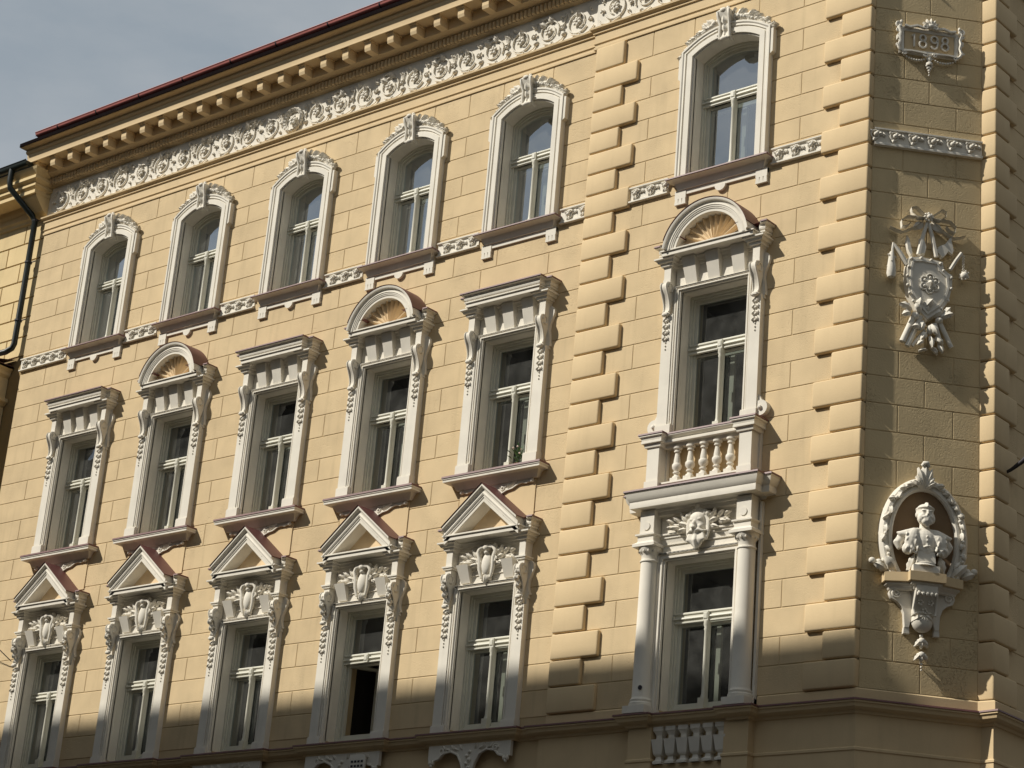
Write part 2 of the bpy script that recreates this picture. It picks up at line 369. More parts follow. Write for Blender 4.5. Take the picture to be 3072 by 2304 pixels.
def block(u0, u1, z0, z1, frame, wall, m, name='ashlar_block', rough=0):
    g = .0048; u0 += g; u1 -= g; z0 += g; z1 -= g; W, H = round(u1-u0, 3), round(z1-z0, 3)
    key = (W, H, m.name, id(frame))
    if key not in cache:
        cache[key] = MB().bevbox(0, W, -JD-.002, 0, 0, H, .006, 1).mesh(name, None, frame); cache[key].materials.append(m)
    return part(name, cache[key], None, wall, frame, (u0, 0, z0))
ZT2 = .594                                      # underside of the architrave
def course_z(k): return (ZK(k), ZK(k-1) if k > -1 else ZT2)
ks = list(range(-1, 27))
P_IN = .60                                      # blocks stop under the casings
def row_of(z0, z1):
    for i, (a, b) in enumerate(OPEN):
        if z1 > a+.02 and z0 < b-.02: return i
    return None
for k in ks:
    z0, z1 = course_z(k); r = row_of(z0, z1)
    # left part
    xs = []
    odd = k % 2 != 0
    if r is None:
        if odd: xs = [XL, AX[0]-1.3]+[a+1.05 for a in AX[:4]]+[AX[0]-.45, AX[2]+.1, AX[4]-.4]
        else: xs = [XL]+[a-.68 for a in AX]+[a+.55 for a in AX]
        if k == -1: xs = [XL, AX[0]-1.3]+[a-.56 for a in AX]+[a+.36 for a in AX]+[a+1.05 for a in AX[:4]]
        xs = sorted(xs)+[-4.46]
        for a, b in zip(xs, xs[1:]): block(a, b, z0, z1, FL, WALL, M_BLOCK)
    else:
        edges = [XL]+[e for a in AX for e in (a-P_IN, a+P_IN)]+[-4.46]
        for i in range(0, len(edges), 2):
            a, b = edges[i], edges[i+1]; mid = (AX[0]-1.29 if i == 0 else AX[i//2-1]+1.05)
            if i//2 == 5 or not odd: block(a, b, z0, z1, FL, WALL, M_BLOCK)
            else: block(a, mid, z0, z1, FL, WALL, M_BLOCK); block(mid, b, z0, z1, FL, WALL, M_BLOCK)
    # projecting bay between the two quoin chains
    ql = -3.94 if odd else -3.69; qr = -.44 if odd else -.69
    if r is None:
        if k == -1: xs = [ql, AX6-1.27, AX6-.58, AX6+.46, AX6+1.16, qr]
        elif odd: xs = [ql, AX6-1.27, AX6+.1, AX6+1.165, qr]
        else: xs = [ql, AX6-.62, AX6+.62, qr]
        for a, b in zip(xs, xs[1:]): block(a, b, z0, z1, FR, PROJ, M_BLOCK)
    else:
        P = .66
        if odd:
            for a, b in ((ql, AX6-1.27), (AX6-1.27, AX6-P), (AX6+P, AX6+1.165), (AX6+1.165, qr)): block(a, b, z0, z1, FR, PROJ, M_BLOCK)
        else: block(ql, AX6-P, z0, z1, FR, PROJ, M_BLOCK); block(AX6+P, qr, z0, z1, FR, PROJ, M_BLOCK)
    # quoins
    for side, (a, b) in enumerate(((-4.44, ql), (qr, 0.))):
        key = ('q', round(b-a, 2), round(z1-z0, 3), side)
        if key not in cache:
            cache[key] = rbox(.0, b-a, -.07, .058, .002, z1-z0-.012, .024, FR); cache[key].materials.append(M_SMOOTH)
        part('quoin', cache[key], None, PROJ, FR, (a, 0, z0))
    # canted wall
    js = [.39, 1.058] if odd else [.71]
    xs = [.0]+js+[CL]
    for a, b in zip(xs, xs[1:]): block(a, b, z0, z1, FC, CANT, M_ROUGH)
    # side wall: quoins show their lit ends beside the canted wall
    L = .37 if odd else .56
    key = ('s', L, round(z1-z0, 3))
    if key not in cache:
        cache[key] = rbox(-.0, L, -.16, .062, .002, z1-z0-.012, .024, FS); cache[key].materials.append(M_SMOOTH)
    part('quoin', cache[key], None, SIDE, FS, (0, 0, z0))
    xs = [L]+([1.45, 2.4] if odd else [1.9, 3.0])+[4.2]
    for a, b in zip(xs, xs[1:]): block(a, b, z0, z1, FS, SIDE, M_BLOCK)
for k in range(-2, -9, -1):                      # canted corner and side wall go on up
    z0 = ZK(k)+.0; z1 = ZK(k-1)
    js = [.39, 1.058] if k % 2 else [.71]
    if k < -1 and z0 < ZT2+.3: z0 = max(z0, ZT2)
    for a, b in zip([0.]+js, js+[CL]): block(a, b, z0, z1, FC, CANT, M_ROUGH)
    L = .37 if k % 2 else .56
    part('quoin', rbox(.0, L, -.16, .062, .002, z1-z0-.012, .024, FS), M_SMOOTH, SIDE, FS, (0, 0, z0))
    block(L, 1.9, z0, z1, FS, SIDE, M_BLOCK); block(1.9, 4.2, z0, z1, FS, SIDE, M_BLOCK)
part('side_wall_ledge', MB().plan([(0, .72), (.1, .72), (.1, .66), (.04, .6), (0, .58)], [(-.1, .0), (4.2, .0)]), M_SMOOTH, B, FS)

# ------------------------------------------------------------ architrave, frieze, main cornice
apath = [(XL-.0, -.2), (XL, 0), (-4.5, 0), (-4.5, YL-YR), (0, YL-YR), (0, -.2)]
# lower architrave: plain fascia with a thin double line below and a moulding on top
part('architrave', MB().plan([(0, .594), (.018, .60), (.018, .635), (.004, .65), (.004, .675), (.022, .69), (.022, .70), (.012, .705), (.012, .835), (.035, .845), (.035, .86), (.02, .865), (.03, .875), (.075, .905), (.078, .93), (0, .935)], apath), M_SMOOTH, B, FL)
FRZ = part('frieze', MB().plan([(0, .935), (.006, .935), (.006, 1.50), (0, 1.50)], apath), M_WHITE, B, FL)
cpath = [(XL, -.2), (XL, 0), (-4.5, 0), (-4.5, YL-YR), (-.25, YL-YR), (-.25, -.2)]
CPR = [(0, 1.49), (.02, 1.50), (.035, 1.503), (.06, 1.508), (.08, 1.512), (.085, 1.63), (.14, 1.635), (.155, 1.645), (.19, 1.655), (.20, 1.662), (.23, 1.668), (.24, 1.675),
       (.24, 1.838), (.49, 1.836), (.49, 1.923), (.493, 1.935), (.50, 1.95), (.503, 1.995), (.52, 2.003), (.534, 2.02), (.536, 2.045), (.528, 2.06), (.54, 2.07), (.59, 2.083), (.635, 2.088), (.648, 2.10), (.648, 2.16), (.0, 2.24)]
COR = part('cornice', squeeze(MB().plan(CPR, cpath), XL), M_SMOOTH, B, FL, smooth=30)
g = MB()
x = XL-.02
while x < -.3:                                   # gadroon row
    yy = .085 if x < -4.5 else .135
    g.bevbox(x+.012, x+.064, yy-.03, yy+.055, 1.516, 1.628, .024, 2); x += .075
part('gadroon_row', g, M_SMOOTH, COR, FL, smooth=50, kind='stuff')
md = MB().side([(.2, 1.842), (.45, 1.842), (.45, 1.81), (.435, 1.80), (.435, 1.785), (.43, 1.78), (.43, 1.72), (.415, 1.672), (.2, 1.672)], -.063, .063)
md.side([(.2, 1.8415), (.46, 1.8415), (.46, 1.815), (.2, 1.805)], -.075, .075)
mm = md.mesh('modillion'); mm.materials.append(M_SMOOTH)
x = -10.60+.474*13.5
xs = [-10.60+.474*i for i in range(-13, 22)]
for x in xs:
    if x > -.4: continue
    part('modillion', mm, None, COR, FL, (x, .05 if x > -4.3 else 0, 0))
part('cover_sheet', squeeze(MB().plan([(.0, 2.25), (.65, 2.168), (.656, 2.165), (.656, 2.10), (.648, 2.094)], cpath), XL), M_LIP, COR, FL)
gut = MB()
sec = [(.625+.054*cos(radians(a)), 2.252+.054*sin(radians(a))) for a in range(180, 361, 20)]+[(.69, 2.262), (.685, 2.272)]
sec += [(o, z) for o, z in [(.672, 2.252)]+[(.625+.046*cos(radians(a)), 2.252+.046*sin(radians(a))) for a in range(360, 179, -30)]]
gut.plan(sec, [(XL+.2, 0), (-.3, 0)])
GUT = part('gutter', gut, M_GUT, COR, FL, smooth=40)
for x in [-15.98, -14.95, -13.84, -12.75, -11.6, -10.55, -9.4, -8.3, -7.2, -6.1, -5.0, -3.9]:
    part('gutter_joint', MB().plan([(.625+.059*cos(radians(a)), 2.252+.059*sin(radians(a))) for a in range(180, 361, 20)], [(-.012, 0), (.012, 0)]), M_IRON, COR, FL, (x, 0, 0), smooth=60)
part('roof', MB().add([(XL, .55, 2.30), (-.3, .55, 2.30), (-.3, -6, 5.6), (XL, -6, 5.6), (-.3, -12, 2.6), (XL, -12, 2.6)], [(0, 1, 2, 3), (3, 2, 4, 5)]), M_COVER, B, FL)

# frieze relief: rinceau scrolls
def scroll(var):
    b = MB()
    b.tube(spiral(0, 0, .19, .105, radians(-150), -1.15 if var else 1.1, 26, .018), [.013]*20+[.010]*7, 6)
    b.tube([(-.30, .015, -.12), (-.24, .02, -.20), (-.14, .02, -.225), (-.02, .02, -.215), (.09, .02, -.18)], .010, 6)
    b.tube([(.16, .02, .10), (.2, .02, .18), (.26, .02, .22)], .009, 5)
    n = 5 if var else 6
    for i in range(n):                            # flower
        a = 2*pi*i/n+.3; b.blob((.045*cos(a), .035, .045*sin(a)), (.034, .022, .024), 6, 4, a)
    b.blob((0, .05, 0), .022, 6, 4)
    for (u, z, a, L, W) in [(-.19, -.02, 2.6, .075, .05), (.12, .17, 1.2, .075, .05), (.2, -.10, -.7, .08, .055), (-.05, -.17, -2.0, .06, .04), (.24, .14, .2, .06, .045)]:
        b.leaf(u, z, a, L, W, .012, .02, .015, 1)
    for i in range(3): b.blob((-.235+.02*i, .02, .13+.03*i), .016, 6, 4)
    b.blob((-.25, .03, -.02), .02, 6, 4); b.blob((.245, .03, .02), .022, 6, 4)
    if var:
        b.leaf(-.06, .12, 1.2, .12, .10, .02, .035, .03, 1); b.leaf(.06, .10, .5, .12, .09, .02, .035, .03, 1)
        b.tube([(-.02, .02, .2), (.06, .03, .235), (.15, .02, .225)], .013, 5)
    else:
        b.leaf(.0, .06, 1.9, .09, .09, .03, .03, .03, 1)
        for s in (-1, 0, 1): b.tube([(.25, .015, -.05), (.26+.02*s, .02, .08), (.265+.05*s, .02, .19)], .008, 5)
    return b
sm = [scroll(0), scroll(1)]
meshes = [[b.mesh('scroll', 60) for b in sm], [MB().merge(b, mir=-1).mesh('scroll', 60) for b in sm]]
for mlist in meshes:
    for m_ in mlist: m_.materials.append(M_WHITE)
xs = [-16.39+.5245*i for i in range(11)]
for i, x in enumerate(xs): jitter(part('scroll', meshes[0][i % 2], None, FRZ, FL, (x, .006, 1.195)), .05)
wre = MB()
for a in range(0, 360, 20):
    wre.leaf(.19*cos(radians(a)), .19*sin(radians(a)), radians(a+100), .10, .07, .025, .03, .02, 1)
wre.tube([(.155*cos(a*pi/12), .02, .155*sin(a*pi/12)) for a in range(25)], .012, 5)
for a in range(6): wre.blob((.05*cos(a*1.05), .035, .05*sin(a*1.05)), (.04, .025, .028), 6, 4, a*1.05)
wre.blob((0, .05, 0), .03, 6, 4)
part('wreath', wre, M_WHITE, FRZ, FL, (-10.63, .006, 1.19), smooth=60)
for i in range(11): jitter(part('scroll', meshes[1][i % 2], None, FRZ, FL, (-10.11+.522*i, .006, 1.195)), .05)
for i in range(8): part('scroll', meshes[0][i % 2], None, FRZ, FL, (-4.17+.522*i, .056, 1.19))

# ------------------------------------------------------------ windows
def sash(win, frame, ax, half, z0, z1, zt, arch=0., open_=False):
    M_G = M_GLASS if arch else M_GLASS_WEAK
    """frame, transom, mullion, panes and the room behind; z0 sill, z1 head, zt transom centre"""
    D = -.16
    n = 10
    head = arc(0, z1+arch-( (half**2+arch**2)/(2*arch)), (half**2+arch**2)/(2*arch), 90+math.degrees(math.asin(half/((half**2+arch**2)/(2*arch)))), 90-math.degrees(math.asin(half/((half**2+arch**2)/(2*arch)))), n) if arch else [(-half, z1), (half, z1)]
    outline = [(-half, z0)]+head+[(half, z0)]
    pr = [(.02, D-.10), (.02, D), (-.03, D), (-.03, D-.02), (-.055, D-.02), (-.055, D-.045), (-.10, D-.045), (-.10, D-.10)]
    part('sash_frame', MB().elev(pr, outline, close=True), M_FRAME, win, frame, (ax, 0, 0))
    # jamb stucco lining
    jl = [(0, .03), (.0, D-.0)]
    part('reveal', MB().elev([(.012, D-.02), (0, D-.02), (0, .02), (.012, .02)], outline, close=False), M_WHITE, win, frame, (ax, 0, 0))
    t = MB()
    t.plan([(0, zt+.065), (.02, zt+.07), (.03, zt+.055), (.03, zt+.045), (.015, zt+.04), (.015, zt+.01), (.04, zt+.005), (.045, zt-.015), (.02, zt-.02), (.02, zt-.045), (.035, zt-.05), (.035, zt-.065), (0, zt-.07)], [(-half+.01, D-.03), (half-.01, D-.03)])
    t.box(-.035, .035, D-.02, D+.03, zt-.07, zt+.05).bevbox(-.026, .026, D, D+.04, zt-.045, zt+.03, .008, 2)
    part('transom', t, M_FRAME, win, frame, (ax, 0, 0))
    mu = MB(); zm = zt-.07
    if not open_:
        mu.side([(D-.06, z0+.02), (D+.0, z0+.02), (D+.0, zm), (D-.06, zm)], -.026, .026)
        mu.lathe([(.034, z0+.14), (.03, z0+.16), (.024, z0+.19), (.022, zm-.12), (.03, zm-.1), (.024, zm-.08), (.036, zm-.05), (.036, zm)], (0, D+.0), 10)
        mu.box(-.045, .045, D-.05, D+.045, z0+.005, z0+.14)
        part('mullion', mu, M_FRAME, win, frame, (ax, 0, 0), smooth=40)
    # panes
    pd = D-.075
    def quad(u0, u1, a, b): return MB().add([(u0, pd, a), (u1, pd, a), (u1, pd, b), (u0, pd, b)], [(0, 1, 2, 3)])
    if arch: part('pane', MB().add([(u*.92, pd, z) for u, z in [(-half, zt)]+head+[(half, zt)]], [tuple(range(len(head)+2))]), M_G, win, frame, (ax, 0, 0))
    else: part('pane', quad(-half+.05, half-.05, zt, z1-.05), M_G, win, frame, (ax, 0, 0))
    for a, b in ((z0+.03, z0+.075), (zm-.03, zm), (zt+.06, zt+.085)): part('sash_rail', MB().box(-half+.09, half-.09, pd-.02, pd+.02, a, b), M_FRAME, win, frame, (ax, 0, 0))
    if open_:
        cs = MB().elev([(0, .0), (0, -.04), (.045, -.04), (.045, .0)], [(0.0, z0+.05), (0, zm-.02), (.38, zm-.02), (.38, z0+.05)], close=True)
        v = []
        for (u, d, z) in cs.v:
            a = radians(62); v.append((-half+.10+u*cos(a)+d*sin(a), pd-u*sin(a)+d*cos(a), z))
        cs.v = v
        part('open_casement', cs, M_FRAME, win, frame, (ax, 0, 0))
    else:
        part('pane', quad(-half+.05, -.01, z0+.04, zm), M_G, win, frame, (ax, 0, 0))
        part('pane', quad(.01, half-.05, z0+.04, zm), M_G, win, frame, (ax, 0, 0))
    i_ = MB(); d0 = -.42
    if not open_:
        i_.box(-.03, .035, d0-.04, d0, z0, zm).box(-half, half, d0-.04, d0, zt-.05, zt+.02).box(-half, half, d0-.04, d0, z0-.02, z0+.06).box(.012, .03, d0, d0+.02, z0+.5, z0+.62)
        part('inner_sash', i_, M_FRAME, win, frame, (ax, 0, 0))
    room = MB().box(-half-.25, half+.25, -1.9, -.45, z0-.12, z1+arch+.12); room.f.pop(3)   # open towards the window
    part('room', room, M_ROOM, win, frame, (ax, 0, 0))
def curtain(win, frame, ax, u0, u1, z0, z1, d=-.5):
    n = 14; vs = []
    for i in range(n+1):
        u = u0+(u1-u0)*i/n; dd = d+.02*sin(i*2.1)
        vs += [(u, dd, z0), (u, dd, z1)]
    b = MB().add(vs, [(2*i, 2*i+2, 2*i+3, 2*i+1) for i in range(n)])
    part('curtain', b, M_CURT, win, frame, (ax, 0, 0), smooth=80)

def keystone_top():
    b = MB()
    b.side([(0, .03), (.10, .03), (.13, .06), (.12, .10), (.10, .2), (.12, .3), (.17, .38), (.19, .44), (.16, .47), (0, .47)], -.075, .075)
    for s in (-1, 1):
        b.tube([(s*.08, .12, .05), (s*.075, .13, .16), (s*.07, .13, .26), (s*.085, .17, .36), (s*.09, .18, .43), (s*.07, .15, .46)], .022, 6)
        for z, a, L in [(.42, .9, .09), (.32, .4, .08), (.22, .2, .07), (.14, -.1, .06)]:
            b.leaf(s*.08, z, a if s > 0 else pi-a, L, .06, .06, .03, .02, 1)
    for i, (z, L) in enumerate(((.20, .16), (.31, .17), (.43, .19))): b.leaf(0, z, -pi/2, L, .12, .10+.022*i, .025, -.005, 1)
    b.blob((0, .17, .45), (.06, .04, .035)); b.blob((-.05, .14, .48), .03, 6, 4); b.blob((.05, .14, .48), .03, 6, 4)
    b.blob((0, .11, .05), (.09, .05, .035))
    return b
KT = keystone_top()
def foliage_arc(half, zc, r, side):
    b = MB(); rnd = random.Random(5+side)
    for i in range(15):
        t = i/14; a = radians(90-side*(8+t*38)); u = (r+.02)*cos(a); z = zc+(r+.02)*sin(a); s = 1-.55*t
        for _ in range(2):
            aa = a-side*pi/2*.8+rnd.uniform(-.7, .9)*side
            b.leaf(u+rnd.uniform(-.01, .01), z+rnd.uniform(.01, .07)*s, aa, .12*s+.04, .09*s+.025, .03+.03*s, .03, .02, 1)
        b.blob((u+rnd.uniform(-.02, .02), .06*s+.03, z+.05*s+rnd.uniform(-.01, .02)), .024*s+.008, 6, 4)
        b.blob((u, .035, z+.10*s), (.036*s+.01, .03, .03*s+.01), 6, 4)
    return b
def guttae(b, u0, u1, z, d):
    n = 3; w_ = (u1-u0)/n
    for i in range(n): b.prism([(u0+i*w_+.008, z), (u0+(i+1)*w_-.006, z), (u0+(i+1)*w_-.0, z-.085), (u0+i*w_+.0, z-.085)], 0, d+.01)
def top_window(ax, frame, half, disc=True, curt=0):
    out = half+.195
    R1 = ((out-.03)**2+.28**2)/(2*.28); a1 = math.degrees(math.asin((out-.03)/R1))
    R0 = (half**2+.155**2)/(2*.155)
    # casing swept along the opening
    h_in = arc(0, .10-R0, R0, 90+math.degrees(math.asin(half/R0)), 90-math.degrees(math.asin(half/R0)), 14)
    path = [(-half, -1.80)]+h_in+[(half, -1.80)]
    pr = [(0, 0), (0, .055), (.02, .055), (.022, .085), (.10, .085), (.102, .072), (.12, .072), (.125, .09), (.15, .085), (.165, .10), (.19, .10), (.19, 0)]
    win = part('window', MB().elev(pr, path), M_WHITE, B, frame, (ax, 0, 0), smooth=30)
    for s in (-1, 1):
        part('casing_ear', MB().prism([(s*(half+.17), .0), (s*(half+.235), -.0), (s*(half+.235), -.34), (s*(half+.17), -.39)], 0, .085), M_WHITE, win, frame, (ax, 0, 0))
    part('keystone', MB().merge(KT), M_WHITE, win, frame, (ax, 0, 0), smooth=50)
    for s in (-1, 1): part('foliage', foliage_arc(half, .29-R1, R1, s), M_WHITE, win, frame, (ax, 0, 0), smooth=60)
    q = out+.04
    part('sill', MB().plan([(0, -1.80), (.17, -1.85), (.17, -1.868), (.12, -1.876), (.085, -1.90), (.072, -1.94), (.058, -1.965), (.055, -1.985), (0, -1.985)], [(-q+.13, -.05), (-q+.13, 0), (q-.13, 0), (q-.13, -.05)]), M_WHITE, win, frame, (ax, 0, 0), smooth=30)
    part('sill_cover', MB().plan([(0, -1.79), (.175, -1.842), (.18, -1.862), (.172, -1.87), (.165, -1.852), (0, -1.802)], [(-q+.135, -.16), (-q+.135, 0), (q-.135, 0), (q-.135, -.16)]), M_COVER, win, frame, (ax, 0, 0))
    ap = MB().box(-out-.01, out+.01, 0, .03, -2.05, -1.98)
    for s in (-1, 1):
        a, b = sorted((s*(out+.01), s*(out-.165))); ap.box(a, b, 0, .04, -2.10, -1.985); guttae(ap, a, b, -2.10, .03)
    if disc: ap.prism(arc(0, -2.05, .085, 180, 360, 12), 0, .045)
    part('apron', ap, M_WHITE, win, frame, (ax, 0, 0))
    sash(win, frame, ax, half, -1.80, -.055, -.66, arch=.155)
    if curt: curtain(win, frame, ax, .06 if curt > 0 else -half+.1, half-.1 if curt > 0 else -.1, -1.75, -.7)
    return win
def console(b, u, w_, zt, zb, dt, db, floral=False):
    """S-scroll bracket centred on u"""
    H = zt-zb; pts = []
    prof = [(0, zt)]
    for dn, t in ((.50, .0), (.78, .012), (.93, .05), (1., .12), (.99, .20), (.92, .29), (.80, .39), (.68, .50), (.59, .61), (.535, .72), (.52, .80), (.55, .87), (.60, .92), (.56, .98)):
        prof.append((dt*dn, zt-H*t))
    b.side(prof, u-w_*.5, u+w_*.5)
    for s in (-1, 1):
        b.tube([(u+s*w_*.42, d+.006, z) for d, z in prof[1:-1]], .011, 5)
        c = (dt*.62, zt-.075)                     # volute eye on the flanks
        b.tube([(u+s*(w_*.5+.004), c[0]+.045*cos(a), c[1]+.055*sin(a)) for a in [i*pi/6 for i in range(11)]], .010, 5)
    b.blob((u, db+.03, zb+.0), (w_*.55, .035, .035))
    if floral:
        for i in range(4):
            z = zt-.06-H*.2*i; d = prof[3+2*i][0]
            b.leaf(u, z, -pi/2, .10, .085, d, .03, .01, 1); b.blob((u, d+.015, z-.02), (.026, .02, .02), 6, 4)
def ear_plate(b, u, s, zt, zb):
    """flat scrolled side plate lying on the wall outside a bracket"""
    pl = [(u, zt), (u+s*.045, zt-.005), (u+s*.085, zt-.05), (u+s*.09, zt-.10), (u+s*.065, zt-.18), (u+s*.03, zt-.26), (u+s*.02, zt-.34), (u+s*.035, zt-.42), (u+s*.05, zb+.07), (u+s*.05, zb+.045), (u+s*.03, zb+.04), (u+s*.035, zb), (u, zb)]
    b.prism(pl, 0, .045)
def garland(u, zt, n, step, w_=.045, d=.09):
    b = MB(); rnd = random.Random(int(u*100)); b.tube([(u, d-.004, zt+.02), (u, d-.004, zt-step*n-.1)], .005, 5)
    for i in range(n):
        z = zt-step*i; k = 1-.45*i/n
        for s in (-1, 1): b.leaf(u, z, -pi/2+s*.7, step*.8, w_*k, d, .02, .012, 1)
        b.blob((u, d+.012, z-step*.55), (.013*k+.004, .014, .018), 6, 4)
    for i in range(3): b.blob((u, d+.005, zt-step*n-.045*i), .012, 6, 4)
    return b
def jambs(half, zb, zt, z_base, pad=.16):
    """casing: moulded strips beside the opening and plain pilasters outside them"""
    b = MB()
    path = [(-half, zb), (-half, zt), (half, zt), (half, zb)]
    b.elev([(0, 0), (0, .06), (.018, .06), (.02, .08), (.036, .08), (.038, .068), (.05, .068), (.052, .085), (.068, .085), (.07, .0)], path)
    for s in (-1, 1):
        a, c = sorted((s*(half+.078), s*(half+.235))); b.box(a, c, 0, .095, zb, zt-.3); b.box(a, c, 0, .05, zt-.3, zt+.10)
        a, c = sorted((s*(half+.01), s*(half+.245))); b.box(a, c, .0, .115, zb, z_base).box(a, c, 0, .105, z_base, z_base+.015)
    return b
EPR = [(0, 0), (.21, -.02), (.21, -.042), (.172, -.05), (.165, -.07), (.172, -.09), (.165, -.112), (.15, -.125), (.0, -.127)]       # cyma
EPL = [(-.1, -.12), (.15, -.125), (.165, -.135), (.165, -.15), (.145, -.152), (.145, -.205), (.03, -.21), (-.1, -.21)]   # corona
def entab_path(a1, a2, dep): return [(-a1, -.05), (-a1, 0), (-a2, 0), (-a2, dep), (a2, dep), (a2, 0), (a1, 0), (a1, -.05)]
def bed_blocks(b, zt, half):
    """bed mould breaking forward over the two pads"""
    for s in (-1, 1):
        c = s*(half+.167)
        b.plan([(-.06, zt), (.10, zt), (.10, zt-.02), (.075, zt-.03), (.06, zt-.06), (.035, zt-.065), (.03, zt-.10), (.01, zt-.105), (0, zt-.13), (-.06, zt-.13)], [(c-.058, -.02), (c-.058, .14), (c+.058, .14), (c+.058, -.02)])
    b.plan([(0, zt), (.08, zt), (.08, zt-.02), (.055, zt-.03), (.04, zt-.06), (.02, zt-.065), (.015, zt-.10), (0, zt-.11)], [(-half-.16, .03), (half+.16, .03)])
def keystone(b, uc, wt, wb, zt, zb, lean=0):
    pts = [(uc-wt/2+lean, zt), (uc+wt/2+lean, zt), (uc+wb/2, zb), (uc-wb/2, zb)]
    vs = []
    for (u, z), dd in zip(pts, (.16, .16, .06, .06)): vs.append((u, dd, z))
    for (u, z) in pts: vs.append((u, 0.0, z))
    b.add(vs, [(0, 1, 2, 3), (4, 7, 6, 5), (0, 4, 5, 1), (1, 5, 6, 2), (2, 6, 7, 3), (3, 7, 4, 0)])
def shell():
    """scalloped fan in the round pediment"""
    b = MB(); vs = []; na, nr = 72, 7; R = .50; fl = 11
    for i in range(na+1):
        a = pi*(.055+.89*i/na)
        for j in range(nr+1):
            t = j/nr; ph = (i/na*fl) % 1; rib = abs(ph-.5)*2
            rr = R*t*(1-.045*(rib > .85)*(t > .9))
            vs.append((rr*cos(a), .115+.10*t*(.2+.8*rib**2)*(1 if t < .95 else .7), rr*sin(a)*.98+.02))
    b.add(vs, [(i*(nr+1)+j, (i+1)*(nr+1)+j, (i+1)*(nr+1)+j+1, i*(nr+1)+j+1) for i in range(na) for j in range(nr)])
    b.tube(spiral(.0, .05, .05, .012, -2.2, 1.2, 14, .16), .014, 6)
    b.tube([(-.42, .07, .03), (-.25, .10, .045), (-.1, .12, .03), (0, .12, .03), (.1, .12, .03), (.25, .10, .045), (.42, .07, .03)], .022, 6)
    return b
def mid_window(ax, frame, half, kind, sill=True, zz=0, curt=0):
    b = jambs(half, -5.40, -3.455, -5.27)
    win = part('window', b, M_WHITE, B, frame, (ax, 0, 0))
    hb = MB().box(-half-.10, half+.10, 0, .03, -3.39, -3.06).plan([(0, -3.375), (.02, -3.378), (.035, -3.39), (.035, -3.405), (0, -3.41)], [(-half-.09, .05), (half+.09, .05)])
    part('window_frieze', hb, M_WHITE, win, frame, (ax, 0, 0))
    for uc, ln in ((-half*.68, -.012), (0, 0), (half*.74, .01)):
        k = MB(); keystone(k, uc, .205, .17, -3.02, -3.375, ln); part('keystone', k, M_WHITE, win, frame, (ax, 0, 0))
    for s in (-1, 1):
        c = s*(half+.167)
        part('pilaster_pad', MB().box(c-.052, c+.052, 0, .14, -3.36, -3.0), M_WHITE, win, frame, (ax, 0, 0))
        k = MB(); console(k, c, .105, -3.33, -3.765, .205, .105); ear_plate(k, c+s*.05, s, -3.18, -3.80)
        part('bracket', k, M_WHITE, win, frame, (ax, 0, 0), smooth=35)
        part('garland', garland(c-s*.0, -3.80, 4, .085, .075, .095), M_WHITE, win, frame, (ax, 0, 0), smooth=60)
    a1, a2 = half+.135, half+.043
    cb = MB().plan([(o, -2.80+z) for o, z in EPL], entab_path(a1, a2, .12)); bed_blocks(cb, -3.005, half)
    if kind == 'flat': cb.plan([(o, -2.80+z) for o, z in EPR], entab_path(a1, a2, .12))
    else:
        cb.plan([(o, -2.80+z) for o, z in EPR], [(-a1, -.05), (-a1, 0), (-a2, 0), (-a2, .12), (-.60, .12)]).plan([(o, -2.80+z) for o, z in EPR], [(.60, .12), (a2, .12), (a2, 0), (a1, 0), (a1, -.05)])
    part('cornice', cb, M_WHITE, win, frame, (ax, 0, 0), smooth=28)
    if kind == 'flat':
        part('cornice_cover', MB().plan([(-.15, -2.785), (.0, -2.79), (.215, -2.808), (.222, -2.83), (.212, -2.828), (0, -2.80)], entab_path(a1, a2, .12)), M_COVER, win, frame, (ax, 0, 0))
    else:
        zc = -3.035; R = .668; ri = .50; th = math.degrees(math.asin((-2.925-zc)/R))
        k = MB().elev([(ri-R, .04), (ri-R, .265), (ri-R+.035, .265), (ri-R+.04, .275), (ri-R+.055, .277), (ri-R+.06, .285), (-.095, .285), (-.085, .295), (-.06, .285), (-.04, .29), (-.03, .32), (-.012, .33), (0, .33), (0, .0), (-.03, 0)], arc(0, zc, R, 180-th, th, 28))
        part('round_pediment', k, M_WHITE, win, frame, (ax, 0, 0), smooth=30)
        k = MB().elev([(.003, -.01), (.003, .335), (.012, .34), (.016, -.01)], arc(0, zc, R, 180-th-9, th+9, 28))
        part('pediment_cover', k, M_COVER, win, frame, (ax, 0, 0), smooth=30)
        th2 = math.degrees(math.asin((-2.93-zc)/.52))
        k = MB().prism(arc(0, zc, .52, 180-th2, th2, 24), 0, .04)
        part('tympanum', k, M_SHELL, win, frame, (ax, 0, 0))
        sh = shell(); part('shell', sh, M_SHELL, win, frame, (ax, .0, -2.945), smooth=40)
        for s in (-1, 1):
            pth = [(-a1, -.05), (-a1, 0), (-a2, 0), (-a2, .12), (-R+.06, .12)] if s < 0 else [(R-.06, .12), (a2, .12), (a2, 0), (a1, 0), (a1, -.05)]
            part('cornice_cover', MB().plan([(-.15, -2.785), (.0, -2.79), (.215, -2.808), (.222, -2.83), (.212, -2.828), (0, -2.80)], pth), M_COVER, win, frame, (ax, 0, 0))
